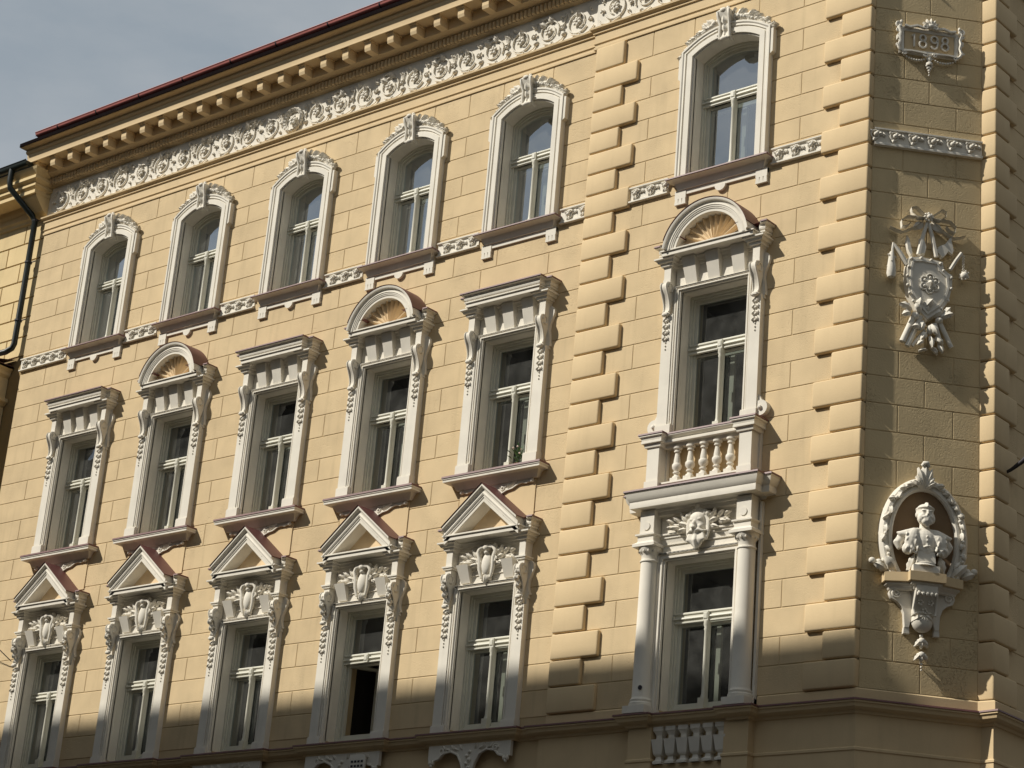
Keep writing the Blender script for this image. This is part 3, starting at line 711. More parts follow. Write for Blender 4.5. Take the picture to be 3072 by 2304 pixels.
    if sill:
        q = half+.36
        part('sill', MB().plan([(0, -5.40), (.20, -5.44), (.20, -5.47), (.19, -5.475), (.19, -5.505), (.11, -5.51), (.08, -5.545), (.06, -5.585), (.05, -5.60), (0, -5.60)], [(-q+.17, -.02), (-q+.17, 0), (q-.17, 0), (q-.17, -.02)]), M_WHITE, win, frame, (ax, 0, 0), smooth=28)
        part('sill_cover', MB().plan([(0, -5.39), (.205, -5.425), (.21, -5.452), (.202, -5.452), (.198, -5.437), (0, -5.402)], [(-q+.175, -.16), (-q+.175, 0), (q-.175, 0), (q-.175, -.16)]), M_COVER, win, frame, (ax, 0, 0))
        k = MB()
        for s in (-1, 1):
            pl = [(0, -5.60), (s*.62, -5.60), (s*.62, -5.64), (s*.55, -5.65), (s*.46, -5.63), (s*.38, -5.64), (s*.31, -5.68), (s*.2, -5.70), (s*.12, -5.74), (0, -5.755)]
            k.prism(pl if s > 0 else pl[::-1], 0, .03)
            k.tube([(s*u, .035, z) for u, z in ((.6, -5.635), (.52, -5.655), (.44, -5.64), (.36, -5.655), (.28, -5.695), (.18, -5.71), (.08, -5.75), (0, -5.76))], .013, 6)
            k.blob((s*.615, .035, -5.635), .03, 8, 5); k.tube(spiral(s*.11, -5.665, .05, .015, 0, 1.4*s, 14, .035), .012, 5)
            k.blob((s*.11, .04, -5.665), .022, 6, 4)
            for j in range(5): k.leaf(s*(.2+.035*j), -5.69+.012*j, radians(75) if s > 0 else radians(105), .075-.006*j, .035, .03, .015, .01)
        part('apron', k, M_WHITE, win, frame, (ax, 0, 0), smooth=50)
        part('panel', MB().box(-.66, .66, -.004, .014, -6.10, -5.60), M_SMOOTH, win, frame, (ax, 0, 0))
    sash(win, frame, ax, half, -5.38, -3.455, -4.19)
    if curt: curtain(win, frame, ax, .06, half-.1, -5.3, -4.3)
    return win
def cartouche():
    b = MB()
    b.blob((0, .09, -.02), (.085, .055, .15), 14, 9)
    for s in (-1, 1):
        b.tube([(s*.08, .09, -.20), (s*.115, .1, -.08), (s*.12, .11, .06), (s*.15, .11, .15), (s*.11, .12, .20), (s*.04, .13, .21), (0, .13, .19)], [.02, .028, .03, .03, .03, .026, .02], 7)
        b.tube(spiral(s*.135, .03, .045, .015, 0, 1.2*s, 12, .11), .014, 6)
        b.leaf(s*.03, -.12, -pi/2+s*.25, .13, .07, .06, .03, .02, 1)
        b.leaf(s*.09, .16, pi/2-s*.5, .10, .08, .08, .03, .03, 1)
        b.blob((s*.15, .07, .15), (.04, .04, .06))
    b.leaf(0, -.10, -pi/2, .19, .09, .07, .04, .02, 1)
    b.blob((0, .12, .2), (.06, .05, .045)); b.blob((0, .11, .13), (.035, .05, .03))
    return b
CART = cartouche()
def cart_leaves(s):
    b = MB()
    for s in (s,):
        for (u, z, a, L, W) in [(.13, -.02, .25, .17, .07), (.15, .0, .9, .15, .07), (.16, -.05, -.3, .15, .06), (.26, .03, .6, .14, .06), (.28, -.02, -.1, .15, .06), (.36, .04, .35, .12, .05), (.22, .06, 1.2, .10, .05), (.38, .0, -.4, .10, .05)]:
            b.leaf(s*u, z, a if s > 0 else pi-a, L, W, .04, .05, .03, 1)
        b.tube([(s*.1, .05, -.04), (s*.25, .06, .0), (s*.44, .05, .03)], .012, 5)
    return b
CLV = {-1: cart_leaves(-1), 1: cart_leaves(1)}
def ped_profile():
    return [(-.175, .05), (-.175, .265), (-.135, .265), (-.13, .275), (-.112, .275), (-.108, .285), (-.09, .295), (-.065, .285), (-.045, .288), (-.035, .315), (-.02, .33), (0, .33), (0, 0), (-.03, 0)]
def bot_window(ax, frame, half, open_=False, curt=0):
    b = jambs(half, -8.93, -7.03, -8.83)
    win = part('window', b, M_WHITE, B, frame, (ax, 0, 0))
    hb = MB().box(-half-.10, half+.10, 0, .03, -6.965, -6.45)
    hb.plan([(0, -6.95), (.02, -6.953), (.035, -6.962), (.035, -6.98), (0, -6.985)], [(-half-.09, .05), (half+.09, .05)])
    hb.plan([(0, -6.71), (.045, -6.712), (.045, -6.735), (.025, -6.74), (.02, -6.765), (.0, -6.77)], [(-half-.05, .03), (half+.05, .03)])
    hb.plan([(0, -6.83), (.016, -6.832), (.016, -6.842), (.0, -6.845)], [(-half-.05, .03), (half+.05, .03)])
    part('window_frieze', hb, M_WHITE, win, frame, (ax, 0, 0))
    for s in (-1, 1):
        k = MB(); keystone(k, s*.375, .195, .155, -6.70, -6.93, s*.01); part('keystone', k, M_WHITE, win, frame, (ax, 0, 0))
        c = s*(half+.167)
        k = MB().box(c-.052, c+.052, 0, .14, -6.88, -6.3)
        k.plan([(0, -6.69), (.035, -6.695), (.035, -6.715), (.02, -6.72), (.02, -6.74), (0, -6.745)], [(c-.055, -.02), (c-.055, .14), (c+.055, .14), (c+.055, -.02)])
        part('pilaster_pad', k, M_WHITE, win, frame, (ax, 0, 0))
        k = MB(); console(k, c, .105, -6.80, -7.235, .21, .11, True); ear_plate(k, c+s*.05, s, -6.74, -7.24)
        part('bracket', k, M_WHITE, win, frame, (ax, 0, 0), smooth=35)
        part('garland', garland(c, -7.27, 5, .082, .085, .095), M_WHITE, win, frame, (ax, 0, 0), smooth=60)
    part('cartouche', MB().merge(CART), M_WHITE, win, frame, (ax, 0, -6.70), smooth=60)
    for s in (-1, 1): part('acanthus', MB().merge(CLV[s]), M_WHITE, win, frame, (ax, .02, -6.64), smooth=60)
    a1, a2 = half+.135, half+.043
    cb = MB().plan([(o, -6.17+z) for o, z in EPL], entab_path(a1, a2, .12)); bed_blocks(cb, -6.375, half)
    cb.plan([(o, -6.17+z) for o, z in EPR], [(-a1, -.05), (-a1, 0), (-a2, 0), (-a2, .12), (-.57, .12)]).plan([(o, -6.17+z) for o, z in EPR], [(.57, .12), (a2, .12), (a2, 0), (a1, 0), (a1, -.05)])
    part('cornice', cb, M_WHITE, win, frame, (ax, 0, 0), smooth=28)
    pth = [(-.64, -6.20), (0, -5.68), (.64, -6.20)]
    part('pediment', MB().elev(ped_profile(), pth, vert_ends=True), M_WHITE, win, frame, (ax, 0, 0), smooth=28)
    part('pediment_cover', MB().elev([(.003, -.01), (.003, .335), (.013, .343), (.016, -.01)], [(-.655, -6.212), (0, -5.68), (.655, -6.212)], vert_ends=True), M_COVER, win, frame, (ax, 0, 0))
    for s in (-1, 1):
        pt_ = [(-a1, -.05), (-a1, 0), (-a2, 0), (-a2, .12), (-.60, .12)] if s < 0 else [(.60, .12), (a2, .12), (a2, 0), (a1, 0), (a1, -.05)]
        part('cornice_cover', MB().plan([(-.15, -6.155), (.0, -6.16), (.215, -6.178), (.222, -6.20), (.212, -6.198), (0, -6.17)], pt_), M_COVER, win, frame, (ax, 0, 0))
    part('tympanum', MB().prism([(-.50, -6.30), (.50, -6.30), (0, -5.88)], 0, .06), M_SHELL, win, frame, (ax, 0, 0))
    sash(win, frame, ax, half, -8.86, -7.03, -7.71, open_=open_)
    if curt: curtain(win, frame, ax, .07, half-.1, -8.8, -7.8)
    return win
H5, H6 = .465, .515
# top row: build one, copy it along the facade
wt = top_window(AX[0], FL, H5)
for i in (1, 2, 3): dup(wt, B, (AX[i]-AX[0], 0, 0))
top_window(AX[4], FL, H5, disc=False)
top_window(AX6, FR, H6)
wm = mid_window(AX[0], FL, H5, 'flat'); dup(wm, B, (AX[2]-AX[0], 0, 0)); dup(wm, B, (AX[4]-AX[0], 0, 0))
wa = mid_window(AX[1], FL, H5, 'arch'); dup(wa, B, (AX[3]-AX[1], 0, 0))
w6m = mid_window(AX6, FR, H6, 'arch', sill=False)
wb = bot_window(AX[0], FL, H5)
for i in (1, 2): dup(wb, B, (AX[i]-AX[0], 0, 0))
bot_window(AX[3], FL, H5, open_=True)
bot_window(AX[4], FL, H5, curt=1)

for a, fr_, u0, u1 in ((AX[2], FL, .17, .30), (AX[3], FL, .14, .27), (AX[4], FL, .24, .31)):
    o = part('curtain', MB().add([(u, -.47+.015*sin(40*u), z) for u in [u0+(u1-u0)*i/8 for i in range(9)] for z in (-1.74, -.74)], [(2*i, 2*i+2, 2*i+3, 2*i+1) for i in range(8)]), M_CURT, B, fr_, (a, 0, 0), smooth=80)
part('curtain', MB().add([(u, -.47+.015*sin(40*u), z) for u in [.15+.17*i/8 for i in range(9)] for z in (-1.74, -.74)], [(2*i, 2*i+2, 2*i+3, 2*i+1) for i in range(8)]), M_CURT, B, FR, (AX6, 0, 0), smooth=80)
# string course with rosettes between the top windows
def ros():
    b = MB(); b.tube(spiral(0, 0, .075, .03, 0, 1.3, 16, .012), .011, 5); b.blob((0, .03, .0), (.028, .03, .028)); b.blob((.02, .035, .025), .02, 6, 4)
    for a in (20, 140, 250): b.leaf(.04*cos(radians(a)), .04*sin(radians(a)), radians(a), .05, .045, .01, .015, .01)
    b.leaf(.09, .05, radians(-60), .07, .045, .005, .015, .01); return b
RM = ros().mesh('rosette', 60); RM.materials.append(M_WHITE)
def band(u0, u1, frame, n, du, zt=-1.74):
    o = part('string_course', MB().plan([(0, zt), (.05, zt-.003), (.05, zt-.02), (.03, zt-.028), (.02, zt-.035), (.02, zt-.185), (.03, zt-.19), (.055, zt-.205), (.055, zt-.225), (0, zt-.23)], [(u0, -.005), (u1, -.005)]), M_WHITE, B, frame, ((u0+u1)/2*0, 0, 0))
    for i in range(n): jitter(part('rosette', RM, None, o, frame, (du+i*.245, .02, zt-.11)), .1)
band(XL-.0, AX[0]-.79, FL, 5, XL+.13)
for a in AX[:4]: band(a+.72, a+2.29-.79, FL, 3, a+.90)
band(AX[4]+.72, -4.46, FL, 2, AX[4]+.88)
band(-3.69, AX6-.85, FR, 3, -3.58)
band(AX6+.77, -.69, FR, 3, AX6+.88)
o6 = part('string_course', MB().plan([(0, -1.80), (.05, -1.803), (.05, -1.82), (.03, -1.828), (.02, -1.835), (.02, -1.985), (.03, -1.99), (.055, -2.01), (.055, -2.035), (0, -2.04)], [(0.02, -.005), (CL, -.005)]), M_WHITE, B, FC)
RC = MB().merge(ros()).mesh('rosette', 60, FC); RC.materials.append(M_WHITE)
for i in range(6): part('rosette', RC, None, o6, FC, (.03+i*.242, .02, -1.90))

# balustrade, slab, columns of the projecting bay
BAL = part('balustrade', MB().box(-.60, .60, 0, .16, -6.13, -6.05).plan([(0, -6.045), (.01, -6.05), (.012, -6.07), (0, -6.075)], [(-.6, .16), (.6, .16)]), M_WHITE, B, FR, (AX6, 0, 0))
bal = MB().box(-.058, .058, -.058, .058, -6.05, -5.995)
bal.lathe([(.055, -5.995), (.05, -5.975), (.03, -5.955), (.03, -5.945), (.047, -5.93), (.047, -5.915), (.028, -5.905), (.035, -5.895), (.06, -5.86), (.062, -5.83), (.056, -5.81), (.045, -5.80), (.042, -5.76), (.03, -5.68), (.027, -5.665), (.045, -5.655), (.045, -5.64), (.035, -5.63), (.06, -5.61), (.06, -5.585)], (0, 0), 12)
bm_ = bal.mesh('baluster', 35); bm_.materials.append(M_WHITE)
for i in range(5): part('baluster', bm_, None, BAL, FR, (AX6-.40+.2*i, .08, 0))
part('balustrade_back', MB().box(-.56, .56, 0, .006, -6.05, -5.585), M_SMOOTH, BAL, FR, (AX6, 0, 0))
for s in (-1, 1):
    c = s*.69
    k = MB().box(c-.09, c+.09, 0, .2, -6.02, -5.58).box(c-.105, c+.105, 0, .215, -6.14, -6.02).box(c-.115, c+.115, 0, .05, -6.14, -5.58)
    k.plan([(0, -5.41), (.08, -5.42), (.08, -5.45), (.06, -5.46), (.05, -5.50), (.055, -5.505), (.055, -5.53), (.03, -5.535), (.02, -5.58), (0, -5.585)], [(c-.10, -.02), (c-.10, .2), (c+.10, .2), (c+.10, -.02)])
    part('pier', k, M_WHITE, BAL, FR, (AX6, 0, 0))
    k = MB().plan([(-.12, -5.395), (0, -5.40), (.085, -5.408), (.09, -5.43), (.08, -5.43), (0, -5.412)], [(c-.10, -.02), (c-.10, .2), (c+.10, .2), (c+.10, -.02)])
    part('pier_cover', k, M_COVER, BAL, FR, (AX6, 0, 0))
    k = MB().prism(arc(s*.80, -5.26, .10, 0, 350, 18), 0, .08).prism([(s*.70, -5.02), (s*.775, -5.10), (s*.82, -5.18), (s*.70, -5.38)], 0, .06).blob((s*.80, .09, -5.26), .03)
    part('volute', k, M_WHITE, w6m, FR, (AX6, 0, 0))
part('rail', MB().plan([(0, -5.41), (.10, -5.415), (.10, -5.445), (.06, -5.47), (.06, -5.50), (.09, -5.51), (.09, -5.535), (.03, -5.54), (.03, -5.585), (0, -5.585)], [(-.6, .08), (.6, .08)]).box(-.6, .6, .0, .09, -5.58, -5.42), M_WHITE, BAL, FR, (AX6, 0, 0))
part('rail_cover', MB().plan([(-.14, -5.40), (.103, -5.408), (.108, -5.43), (.1, -5.43), (-.14, -5.412)], [(-.61, .08), (.61, .08)]), M_COVER, BAL, FR, (AX6, 0, 0))
SL = MB().plan([(0, -6.15), (.11, -6.165), (.11, -6.19), (.10, -6.20), (.085, -6.25), (.06, -6.29), (.05, -6.30), (.055, -6.345), (.05, -6.38), (-.08, -6.385), (-.09, -6.41), (-.11, -6.415), (-.12, -6.46), (-.2, -6.47)], [(-.98, -.05), (-.98, .10), (-.88, .10), (-.88, .24), (.88, .24), (.88, .10), (.98, .10), (.98, -.05)])
part('balcony_slab', SL, M_WHITE, BAL, FR, (AX6, 0, 0), smooth=28)
part('slab_cover', MB().plan([(-.2, -6.142), (0, -6.145), (.115, -6.158), (.12, -6.18), (.11, -6.178), (0, -6.155)], [(-.98, -.05), (-.98, .10), (-.88, .10), (-.88, .24), (.88, .24), (.88, .10), (.98, .10), (.98, -.05)]), M_COVER, BAL, FR, (AX6, 0, 0))
# lowest window of the bay: columns and mask
k = MB().elev([(0, 0), (0, .06), (.02, .06), (.022, .085), (.045, .085), (.047, .07), (.07, .07), (.075, .09), (.10, .09), (.10, 0)], [(-H6, -8.93), (-H6, -7.03), (H6, -7.03), (H6, -8.93)])
W6 = part('window', k, M_WHITE, B, FR, (AX6, 0, 0))
k = MB().box(-.60, .60, 0, .05, -6.93, -6.43).plan([(0, -6.69), (.05, -6.695), (.05, -6.715), (.03, -6.725), (.03, -6.75), (.015, -6.76), (.0, -6.82), (.02, -6.825), (.02, -6.835), (0, -6.84)], [(-.62, .05), (.62, .05)]).plan([(0, -6.93), (.03, -6.935), (.03, -6.955), (0, -6.965)], [(-.6, .06), (.6, .06)])
part('window_frieze', k, M_WHITE, W6, FR, (AX6, 0, 0))
for s in (-1, 1):
    c = s*.715
    k = MB().box(c-.105, c+.105, 0, .20, -6.70, -6.40).prism(arc(c, -6.60, .05, 0, 345, 16), .19, .212)
    k.plan([(0, -6.695), (.04, -6.70), (.04, -6.72), (.015, -6.73), (.015, -6.79), (.02, -6.80), (.06, -6.83), (.06, -6.865), (.0, -6.87)], [(c-.105, -.02), (c-.105, .2), (c+.105, .2), (c+.105, -.02)])
    part('pier', k, M_WHITE, W6, FR, (AX6, 0, 0))
    k = MB().lathe([(.15, -8.84), (.15, -8.80), (.135, -8.785), (.14, -8.76), (.125, -8.74), (.118, -8.72), (.116, -8.2), (.108, -7.07), (.108, -7.055), (.12, -7.045), (.12, -7.03), (.106, -7.02), (.106, -6.96), (.12, -6.94), (.145, -6.90), (.15, -6.86)], (c, .10), 24)
    k.box(c-.16, c+.16, 0, .255, -8.93, -8.84)
    for i in range(9): a = radians(-20+27.5*i); k.blob((c+.13*cos(a), .10+.13*sin(a), -6.915), .02, 6, 4)
    part('column', k, M_WHITE, W6, FR, (AX6, 0, 0), smooth=40)
    part('edge_strip', MB().box(min(s*.84, s*.875), max(s*.84, s*.875), 0, .05, -8.93, -6.45), M_WHITE, W6, FR, (AX6, 0, 0))
part('drain_hole', MB().lathe([(.028, 0), (.028, .012)], (0, 0), 12).merge(MB()), M_IRON, W6, FR, (AX6-.66, .205, -8.62)).rotation_euler = (radians(90), 0, 0)
def mask():
    b = MB()
    b.blob((0, .06, .0), (.125, .11, .19), 20, 14); b.blob((0, .10, .08), (.11, .08, .09), 14, 9)
    b.blob((0, .165, -.01), (.028, .05, .06)); b.blob((0, .19, -.045), (.036, .03, .025))
    for s in (-1, 1):
        b.blob((s*.05, .145, .055), (.045, .03, .016), ang=s*.25); b.blob((s*.06, .135, -.03), (.04, .035, .035)); b.blob((s*.048, .14, .03), (.022, .02, .012))
        b.tube([(s*.01, .17, -.085), (s*.05, .165, -.075), (s*.10, .14, -.09), (s*.14, .11, -.08)], [.022, .02, .016, .01], 7)
        b.tube([(s*.12, .08, .12), (s*.15, .08, .03), (s*.15, .08, -.08), (s*.13, .09, -.2)], [.03, .03, .026, .012], 7)
        for j in range(4): b.tube([(s*(.02+.025*j), .12, -.12), (s*(.03+.03*j), .13, -.19), (s*(.015+.022*j), .11, -.27+.02*j), (s*(.03+.02*j), .09, -.30+.03*j)], [.026, .025, .02, .008], 7)
        for a in range(4): b.blob((s*(.03+.04*a), .09, .19-.018*a), (.035, .05, .04))
    b.tube([(0, .13, -.12), (0, .15, -.2), (0, .12, -.31)], [.03, .03, .012], 7); b.blob((0, .14, -.105), (.045, .03, .018))
    b.blob((0, .1, .24), (.04, .05, .04))
    return b
part('mask', mask(), M_WHITE, W6, FR, (AX6, .03, -6.66), smooth=180, remesh=.009)
for s in (-1, 1): part('acanthus', MB().merge(CLV[s]), M_WHITE, W6, FR, (AX6, .05, -6.62), smooth=60)
sash(W6, FR, AX6, H6, -8.86, -7.03, -7.71)

# ------------------------------------------------------------ first-floor cornice and parapet zone
def lowcor(path, frame, name='sill_cornice'):
    o = part(name, MB().plan([(0, -8.93), (.13, -8.955), (.13, -8.985), (.115, -8.99), (.10, -9.03), (.07, -9.05), (.03, -9.06), (.02, -9.09), (0, -9.095)], path), M_SMOOTH, B, frame)
    part('cornice_cover', MB().plan([(-.1, -8.915), (0, -8.92), (.137, -8.943), (.142, -8.963), (.132, -8.965), (0, -8.93)], path), M_COVER, o, frame); return o
pl = [(XL, 0)]
for a in AX: pl += [(a-.72, 0), (a-.72, .09), (a+.72, .09), (a+.72, 0)]
pl += [(-4.56, 0), (-4.56, YL-YR)]
x6 = AX6
pl += [(x6-.86, YL-YR), (x6-.86, .19), (x6-.60, .19), (x6-.60, .12), (x6+.60, .12), (x6+.60, .19), (x6+.86, .19), (x6+.86, YL-YR), (.0, .05), (CL*cos(radians(47.5))+.03, -CL*sin(radians(47.5))), (1.13, -1.0), (1.13, -6)]
lowcor(pl, FL)
# plain plinth band just above the cornice on the corner
part('plinth_band', MB().plan([(0, -8.80), (.03, -8.82), (.03, -8.93), (0, -8.93)], [(-4.44, 0), (-.70-2.3, 0)]).plan([(0, -8.80), (.03, -8.82), (.03, -8.93), (0, -8.93)], [(AX6+.9, .0), (0, 0), (CL*cos(radians(47.5)), -CL*sin(radians(47.5))-.03), (1.13, -1.06), (1.13, -6)]), M_SMOOTH, B, FR)
LOW = part('parapet_zone', MB().plan([(0, -9.09), (0, -10.3)], [(XL, 0), (-4.56, 0), (-4.56, YL-YR), (x6-.60, YL-YR)], cap=False).plan([(0, -9.09), (0, -9.46), (.02, -9.475), (.02, -9.50), (.008, -9.51), (.008, -10.3)], [(x6-.86, -.05), (x6-.86, .17), (x6-.52, .17), (x6-.52, -.1)], cap=False).plan([(0, -9.09), (0, -9.46), (.02, -9.475), (.02, -9.50), (.008, -9.51), (.008, -10.3)], [(x6+.52, -.1), (x6+.52, .17), (x6+.86, .17), (x6+.86, YL-YR), (0, YL-YR), (CL*cos(radians(47.5))+.03, -CL*sin(radians(47.5))), (1.13, -1.0), (1.13, -6)], cap=False).box(x6-.54, x6+.54, -.1, .10, -10.3, -9.53).box(x6-.54, x6+.54, -.2, -.1, -9.53, -9.0), M_SMOOTH, B, FL)
bq = MB()
def sqprof(b, prof):
    vs = []
    for r, z in prof:
        vs += [(-r, -r, z), (r, -r, z), (r, r, z), (-r, r, z)]
    n = len(prof); b.add(vs, [(i*4+j, i*4+(j+1) % 4, i*4+4+(j+1) % 4, i*4+4+j) for i in range(n-1) for j in range(4)])
sqprof(bq, [(.07, -9.09), (.07, -9.14), (.06, -9.15), (.04, -9.19), (.04, -9.235), (.085, -9.24), (.08, -9.27), (.06, -9.41), (.05, -9.43), (.035, -9.44), (.04, -9.48), (.065, -9.50), (.065, -9.53)])
bqm = bq.mesh('baluster'); bqm.materials.append(M_WHITE)
for i in range(6): part('baluster', bqm, None, LOW, FR, (x6-.43+.178*i, .04, 0))
def low_apron(ax, vent=False):
    k = MB()
    for s in (-1, 1):
        pl = [(0, -9.09), (s*.69, -9.09), (s*.69, -9.28), (s*.56, -9.28), (s*.50, -9.25), (s*.44, -9.19), (s*.30, -9.17), (s*.18, -9.22), (s*.10, -9.34), (s*.05, -9.52), (0, -9.58)]
        k.prism(pl if s > 0 else pl[::-1], 0, .05)
        k.tube([(s*u, .055, z) for u, z in ((.58, -9.28), (.50, -9.26), (.44, -9.20), (.30, -9.18), (.18, -9.23), (.11, -9.34), (.06, -9.5))], .016, 6)
        k.tube(spiral(s*.45, -9.17, .05, .015, 0, 1.3*s, 12, .06), .013, 5)
        for j in range(5): k.leaf(s*(.1+.07*j), -9.17, (.3 if j % 2 else 1.0) if s > 0 else pi-(.3 if j % 2 else 1.0), .08, .05, .045, .02, .015, 1)
        for j in range(2): k.blob((s*(.60+.05*j), .05, -9.31), (.022, .03, .035)); 
        k.blob((s*.625, .05, -9.35), .022, 6, 4)
    for j in range(7): k.blob((.02*(-1)**j, .06, -9.2-.05*j), (.03, .025, .025), 6, 4)
    o = part('apron', k, M_WHITE, LOW, FL, (ax, .07, 0), smooth=45)
    if vent:
        g_ = MB().box(.22, .50, .10, .125, -9.45, -9.13)
        part('vent_grille', g_, M_WHITE, LOW, FL, (ax, .06, 0))
        v = MB()
        for i in range(4):
            for j in range(4): v.box(.25+.06*i, .29+.06*i, .127, .13, -9.42+.06*j, -9.39+.06*j)
        part('vent_holes', v, M_IRON, LOW, FL, (ax, .06, 0))
for i, a in enumerate(AX): low_apron(a, vent=(i == 3))
part('ground_floor_cornice', MB().plan([(0, -9.80), (.16, -9.86), (.16, -9.90), (.05, -9.98), (0, -10.0)], [(XL, 0), (-4.56, 0), (-4.56, .05), (0, .05), (CL*cos(radians(47.5))+.03, -CL*sin(radians(47.5))), (1.13, -1.0), (1.13, -6)]), M_COVER, B, FL)

# ------------------------------------------------------------ canted corner: date plaque
PQ = part('date_plaque', MB().box(.38, 1.01, 0, .012, -.64, -.38), M_SMOOTH, B, FC)
k = MB().elev([(0, 0), (0, .018), (.02, .032), (.045, .032), (.06, .02), (.065, 0)], [(.37, -.64), (.37, -.385), (1.02, -.385), (1.02, -.64)], close=True)
for s in (-1, 1):
    c = .695; U = lambda u: c+s*u
    k.tube([(U(.0), .055, -.315), (U(.08), .06, -.335), (U(.17), .06, -.315), (U(.26), .05, -.34), (U(.33), .05, -.325)], .022, 6)
    k.tube(spiral(U(.40), -.33, .045, .012, pi/2, -1.2*s, 12, .05), .015, 6)
    k.tube(spiral(U(.07), -.32, .035, .01, pi/2, 1.2*s, 12, .075), .012, 6)
    k.tube([(U(.37), .04, -.30), (U(.41), .05, -.36), (U(.385), .05, -.44), (U(.40), .06, -.50), (U(.385), .05, -.56), (U(.41), .05, -.63), (U(.385), .05, -.68), (U(.33), .05, -.71)], [.015, .024, .02, .026, .02, .024, .02, .012], 6)
    k.tube(spiral(U(.41), -.40, .03, .01, 0, 1.1*s, 10, .05), .012, 6); k.tube(spiral(U(.41), -.62, .03, .01, 0, -1.1*s, 10, .05), .012, 6)
    k.box(*sorted((U(.395), U(.425))), .0, .07, -.53, -.47)
    k.tube(spiral(U(.33), -.71, .03, .01, 0, 1.2*s, 10, .05), .013, 6)
    k.tube([(U(.34), .05, -.69), (U(.24), .05, -.675), (U(.12), .055, -.685), (U(.05), .06, -.70)], .018, 6)
    k.tube(spiral(U(.06), -.71, .03, .01, pi, -1.2*s, 10, .06), .012, 6)
    k.blob((U(.375), .05, -.285), (.02, .02, .03))
    n = 9
    for i in range(n+1): t = i/n; k.blob((U(.33-.29*t), .04, -.72-.075*sin(pi*(t*.75+.1))), .012+.006*sin(pi*t), 6, 4)
for a in (30, 60, 90, 120, 150): k.leaf(.70, -.31, radians(a), .12, .05, .03, .04, .02, 1)
k.blob((.70, .06, -.30), (.05, .04, .035)); k.lathe([(.018, -.72), (.035, -.76), (.02, -.80), (.045, -.82), (.04, -.85)], (.69, .04), 10)
for (u, z) in ((.66, -.855), (.69, -.87), (.72, -.855), (.675, -.885), (.705, -.89), (.69, -.92), (.69, -.95), (.69, -.985)): k.blob((u, .04, z), .02 if z > -.93 else .013, 6, 4)
part('plaque_frame', k, M_WHITE, PQ, FC, smooth=60)
def digit(ch, u):
    """raised numeral drawn with round tubes, about 0.19 high"""
    r = .0145; b = MB(); d = .03; z = -.508
    if ch == '1': b.tube([(u-.028, d, z+.055), (u, d, z+.085), (u, d, z-.09)], r, 6)
    if ch == '8':
        b.tube([(u+.037*cos(a), d, z+.045+.042*sin(a)) for a in [i*pi/8 for i in range(17)]], r, 6); b.tube([(u+.045*cos(a), d, z-.046+.047*sin(a)) for a in [i*pi/8 for i in range(17)]], r, 6)
    if ch == '9':
        b.tube([(u+.042*cos(a), d, z+.04+.048*sin(a)) for a in [i*pi/8 for i in range(17)]], r, 6)
        b.tube([(u+.042, d, z+.04), (u+.042, d, z-.03), (u+.03, d, z-.075), (u, d, z-.092), (u-.03, d, z-.08), (u-.042, d, z-.055)], r, 6)
    return b
for ch, u in zip('1898', (.495, .608, .755, .893)): part('numeral', digit(ch, u), M_WHITE, PQ, FC, smooth=60)

# trophy relief
TR = part('trophy_relief', MB().prism([(.455, -3.50), (.60, -3.475), (.74, -3.49), (.885, -3.51), (.90, -3.60), (.955, -3.65), (1.01, -3.67), (1.01, -3.85), (.97, -4.02), (.87, -4.18), (.70, -4.31), (.56, -4.17), (.46, -4.0), (.425, -3.82), (.43, -3.65)], .0, .10, .05), M_WHITE, B, FC)
inner = [(.525, -3.565), (.62, -3.55), (.80, -3.565), (.83, -3.65), (.92, -3.72), (.935, -3.85), (.90, -3.98), (.83, -4.09), (.70, -4.20), (.59, -4.08), (.52, -3.95), (.50, -3.82), (.505, -3.65)]
outer = [(.50, -3.535), (.62, -3.52), (.83, -3.535), (.86, -3.62), (.955, -3.69), (.965, -3.85), (.93, -4.0), (.85, -4.12), (.70, -4.245), (.565, -4.11), (.49, -3.96), (.47, -3.82), (.475, -3.65)]
k = MB().elev([(0, .08), (0, .115), (.025, .115), (.025, .08)], inner, close=True)
part('shield_rim', k, M_WHITE, TR, FC)
k = MB()
for u, z in [(.49, -3.53), (.61, -3.51), (.735, -3.52), (.85, -3.55), (.885, -3.64), (.985, -3.72), (.985, -3.86), (.95, -4.02), (.87, -4.14), (.46, -3.64), (.445, -3.76), (.45, -3.88), (.475, -3.98), (.52, -4.08), (.58, -4.16)]: k.blob((u, .105, z), (.02, .025, .02), 8, 5)
part('shield_studs', k, M_WHITE, TR, FC, smooth=80)
k = MB()
for i in range(6): a = i*pi/3+.5; k.tube([(.72+.08*cos(a)+.045*cos(b_), .11, -3.83+.08*sin(a)+.045*sin(b_)) for b_ in [a-1.7+i2*.42 for i2 in range(9)]], .01, 5); k.blob((.72+.075*cos(a), .11, -3.83+.075*sin(a)), .02, 6, 4)
k.blob((.72, .09, -3.83), (.10, .03, .10))
k.add([(.67, .11, -3.83), (.72, .11, -3.78), (.77, .11, -3.83), (.72, .11, -3.89), (.72, .19, -3.83)], [(0, 1, 4), (1, 2, 4), (2, 3, 4), (3, 0, 4)])
k.v = [v for v in k.v]; part('shield_boss', k, M_WHITE, TR, FC, smooth=50)
k = MB()                                         # ribbon bow and flower on top
for i in range(8): a = i*pi/4; k.blob((.70+.045*cos(a), .09, -2.95+.045*sin(a)), (.024, .02, .018), 6, 4, a)
k.blob((.70, .11, -2.95), .028)
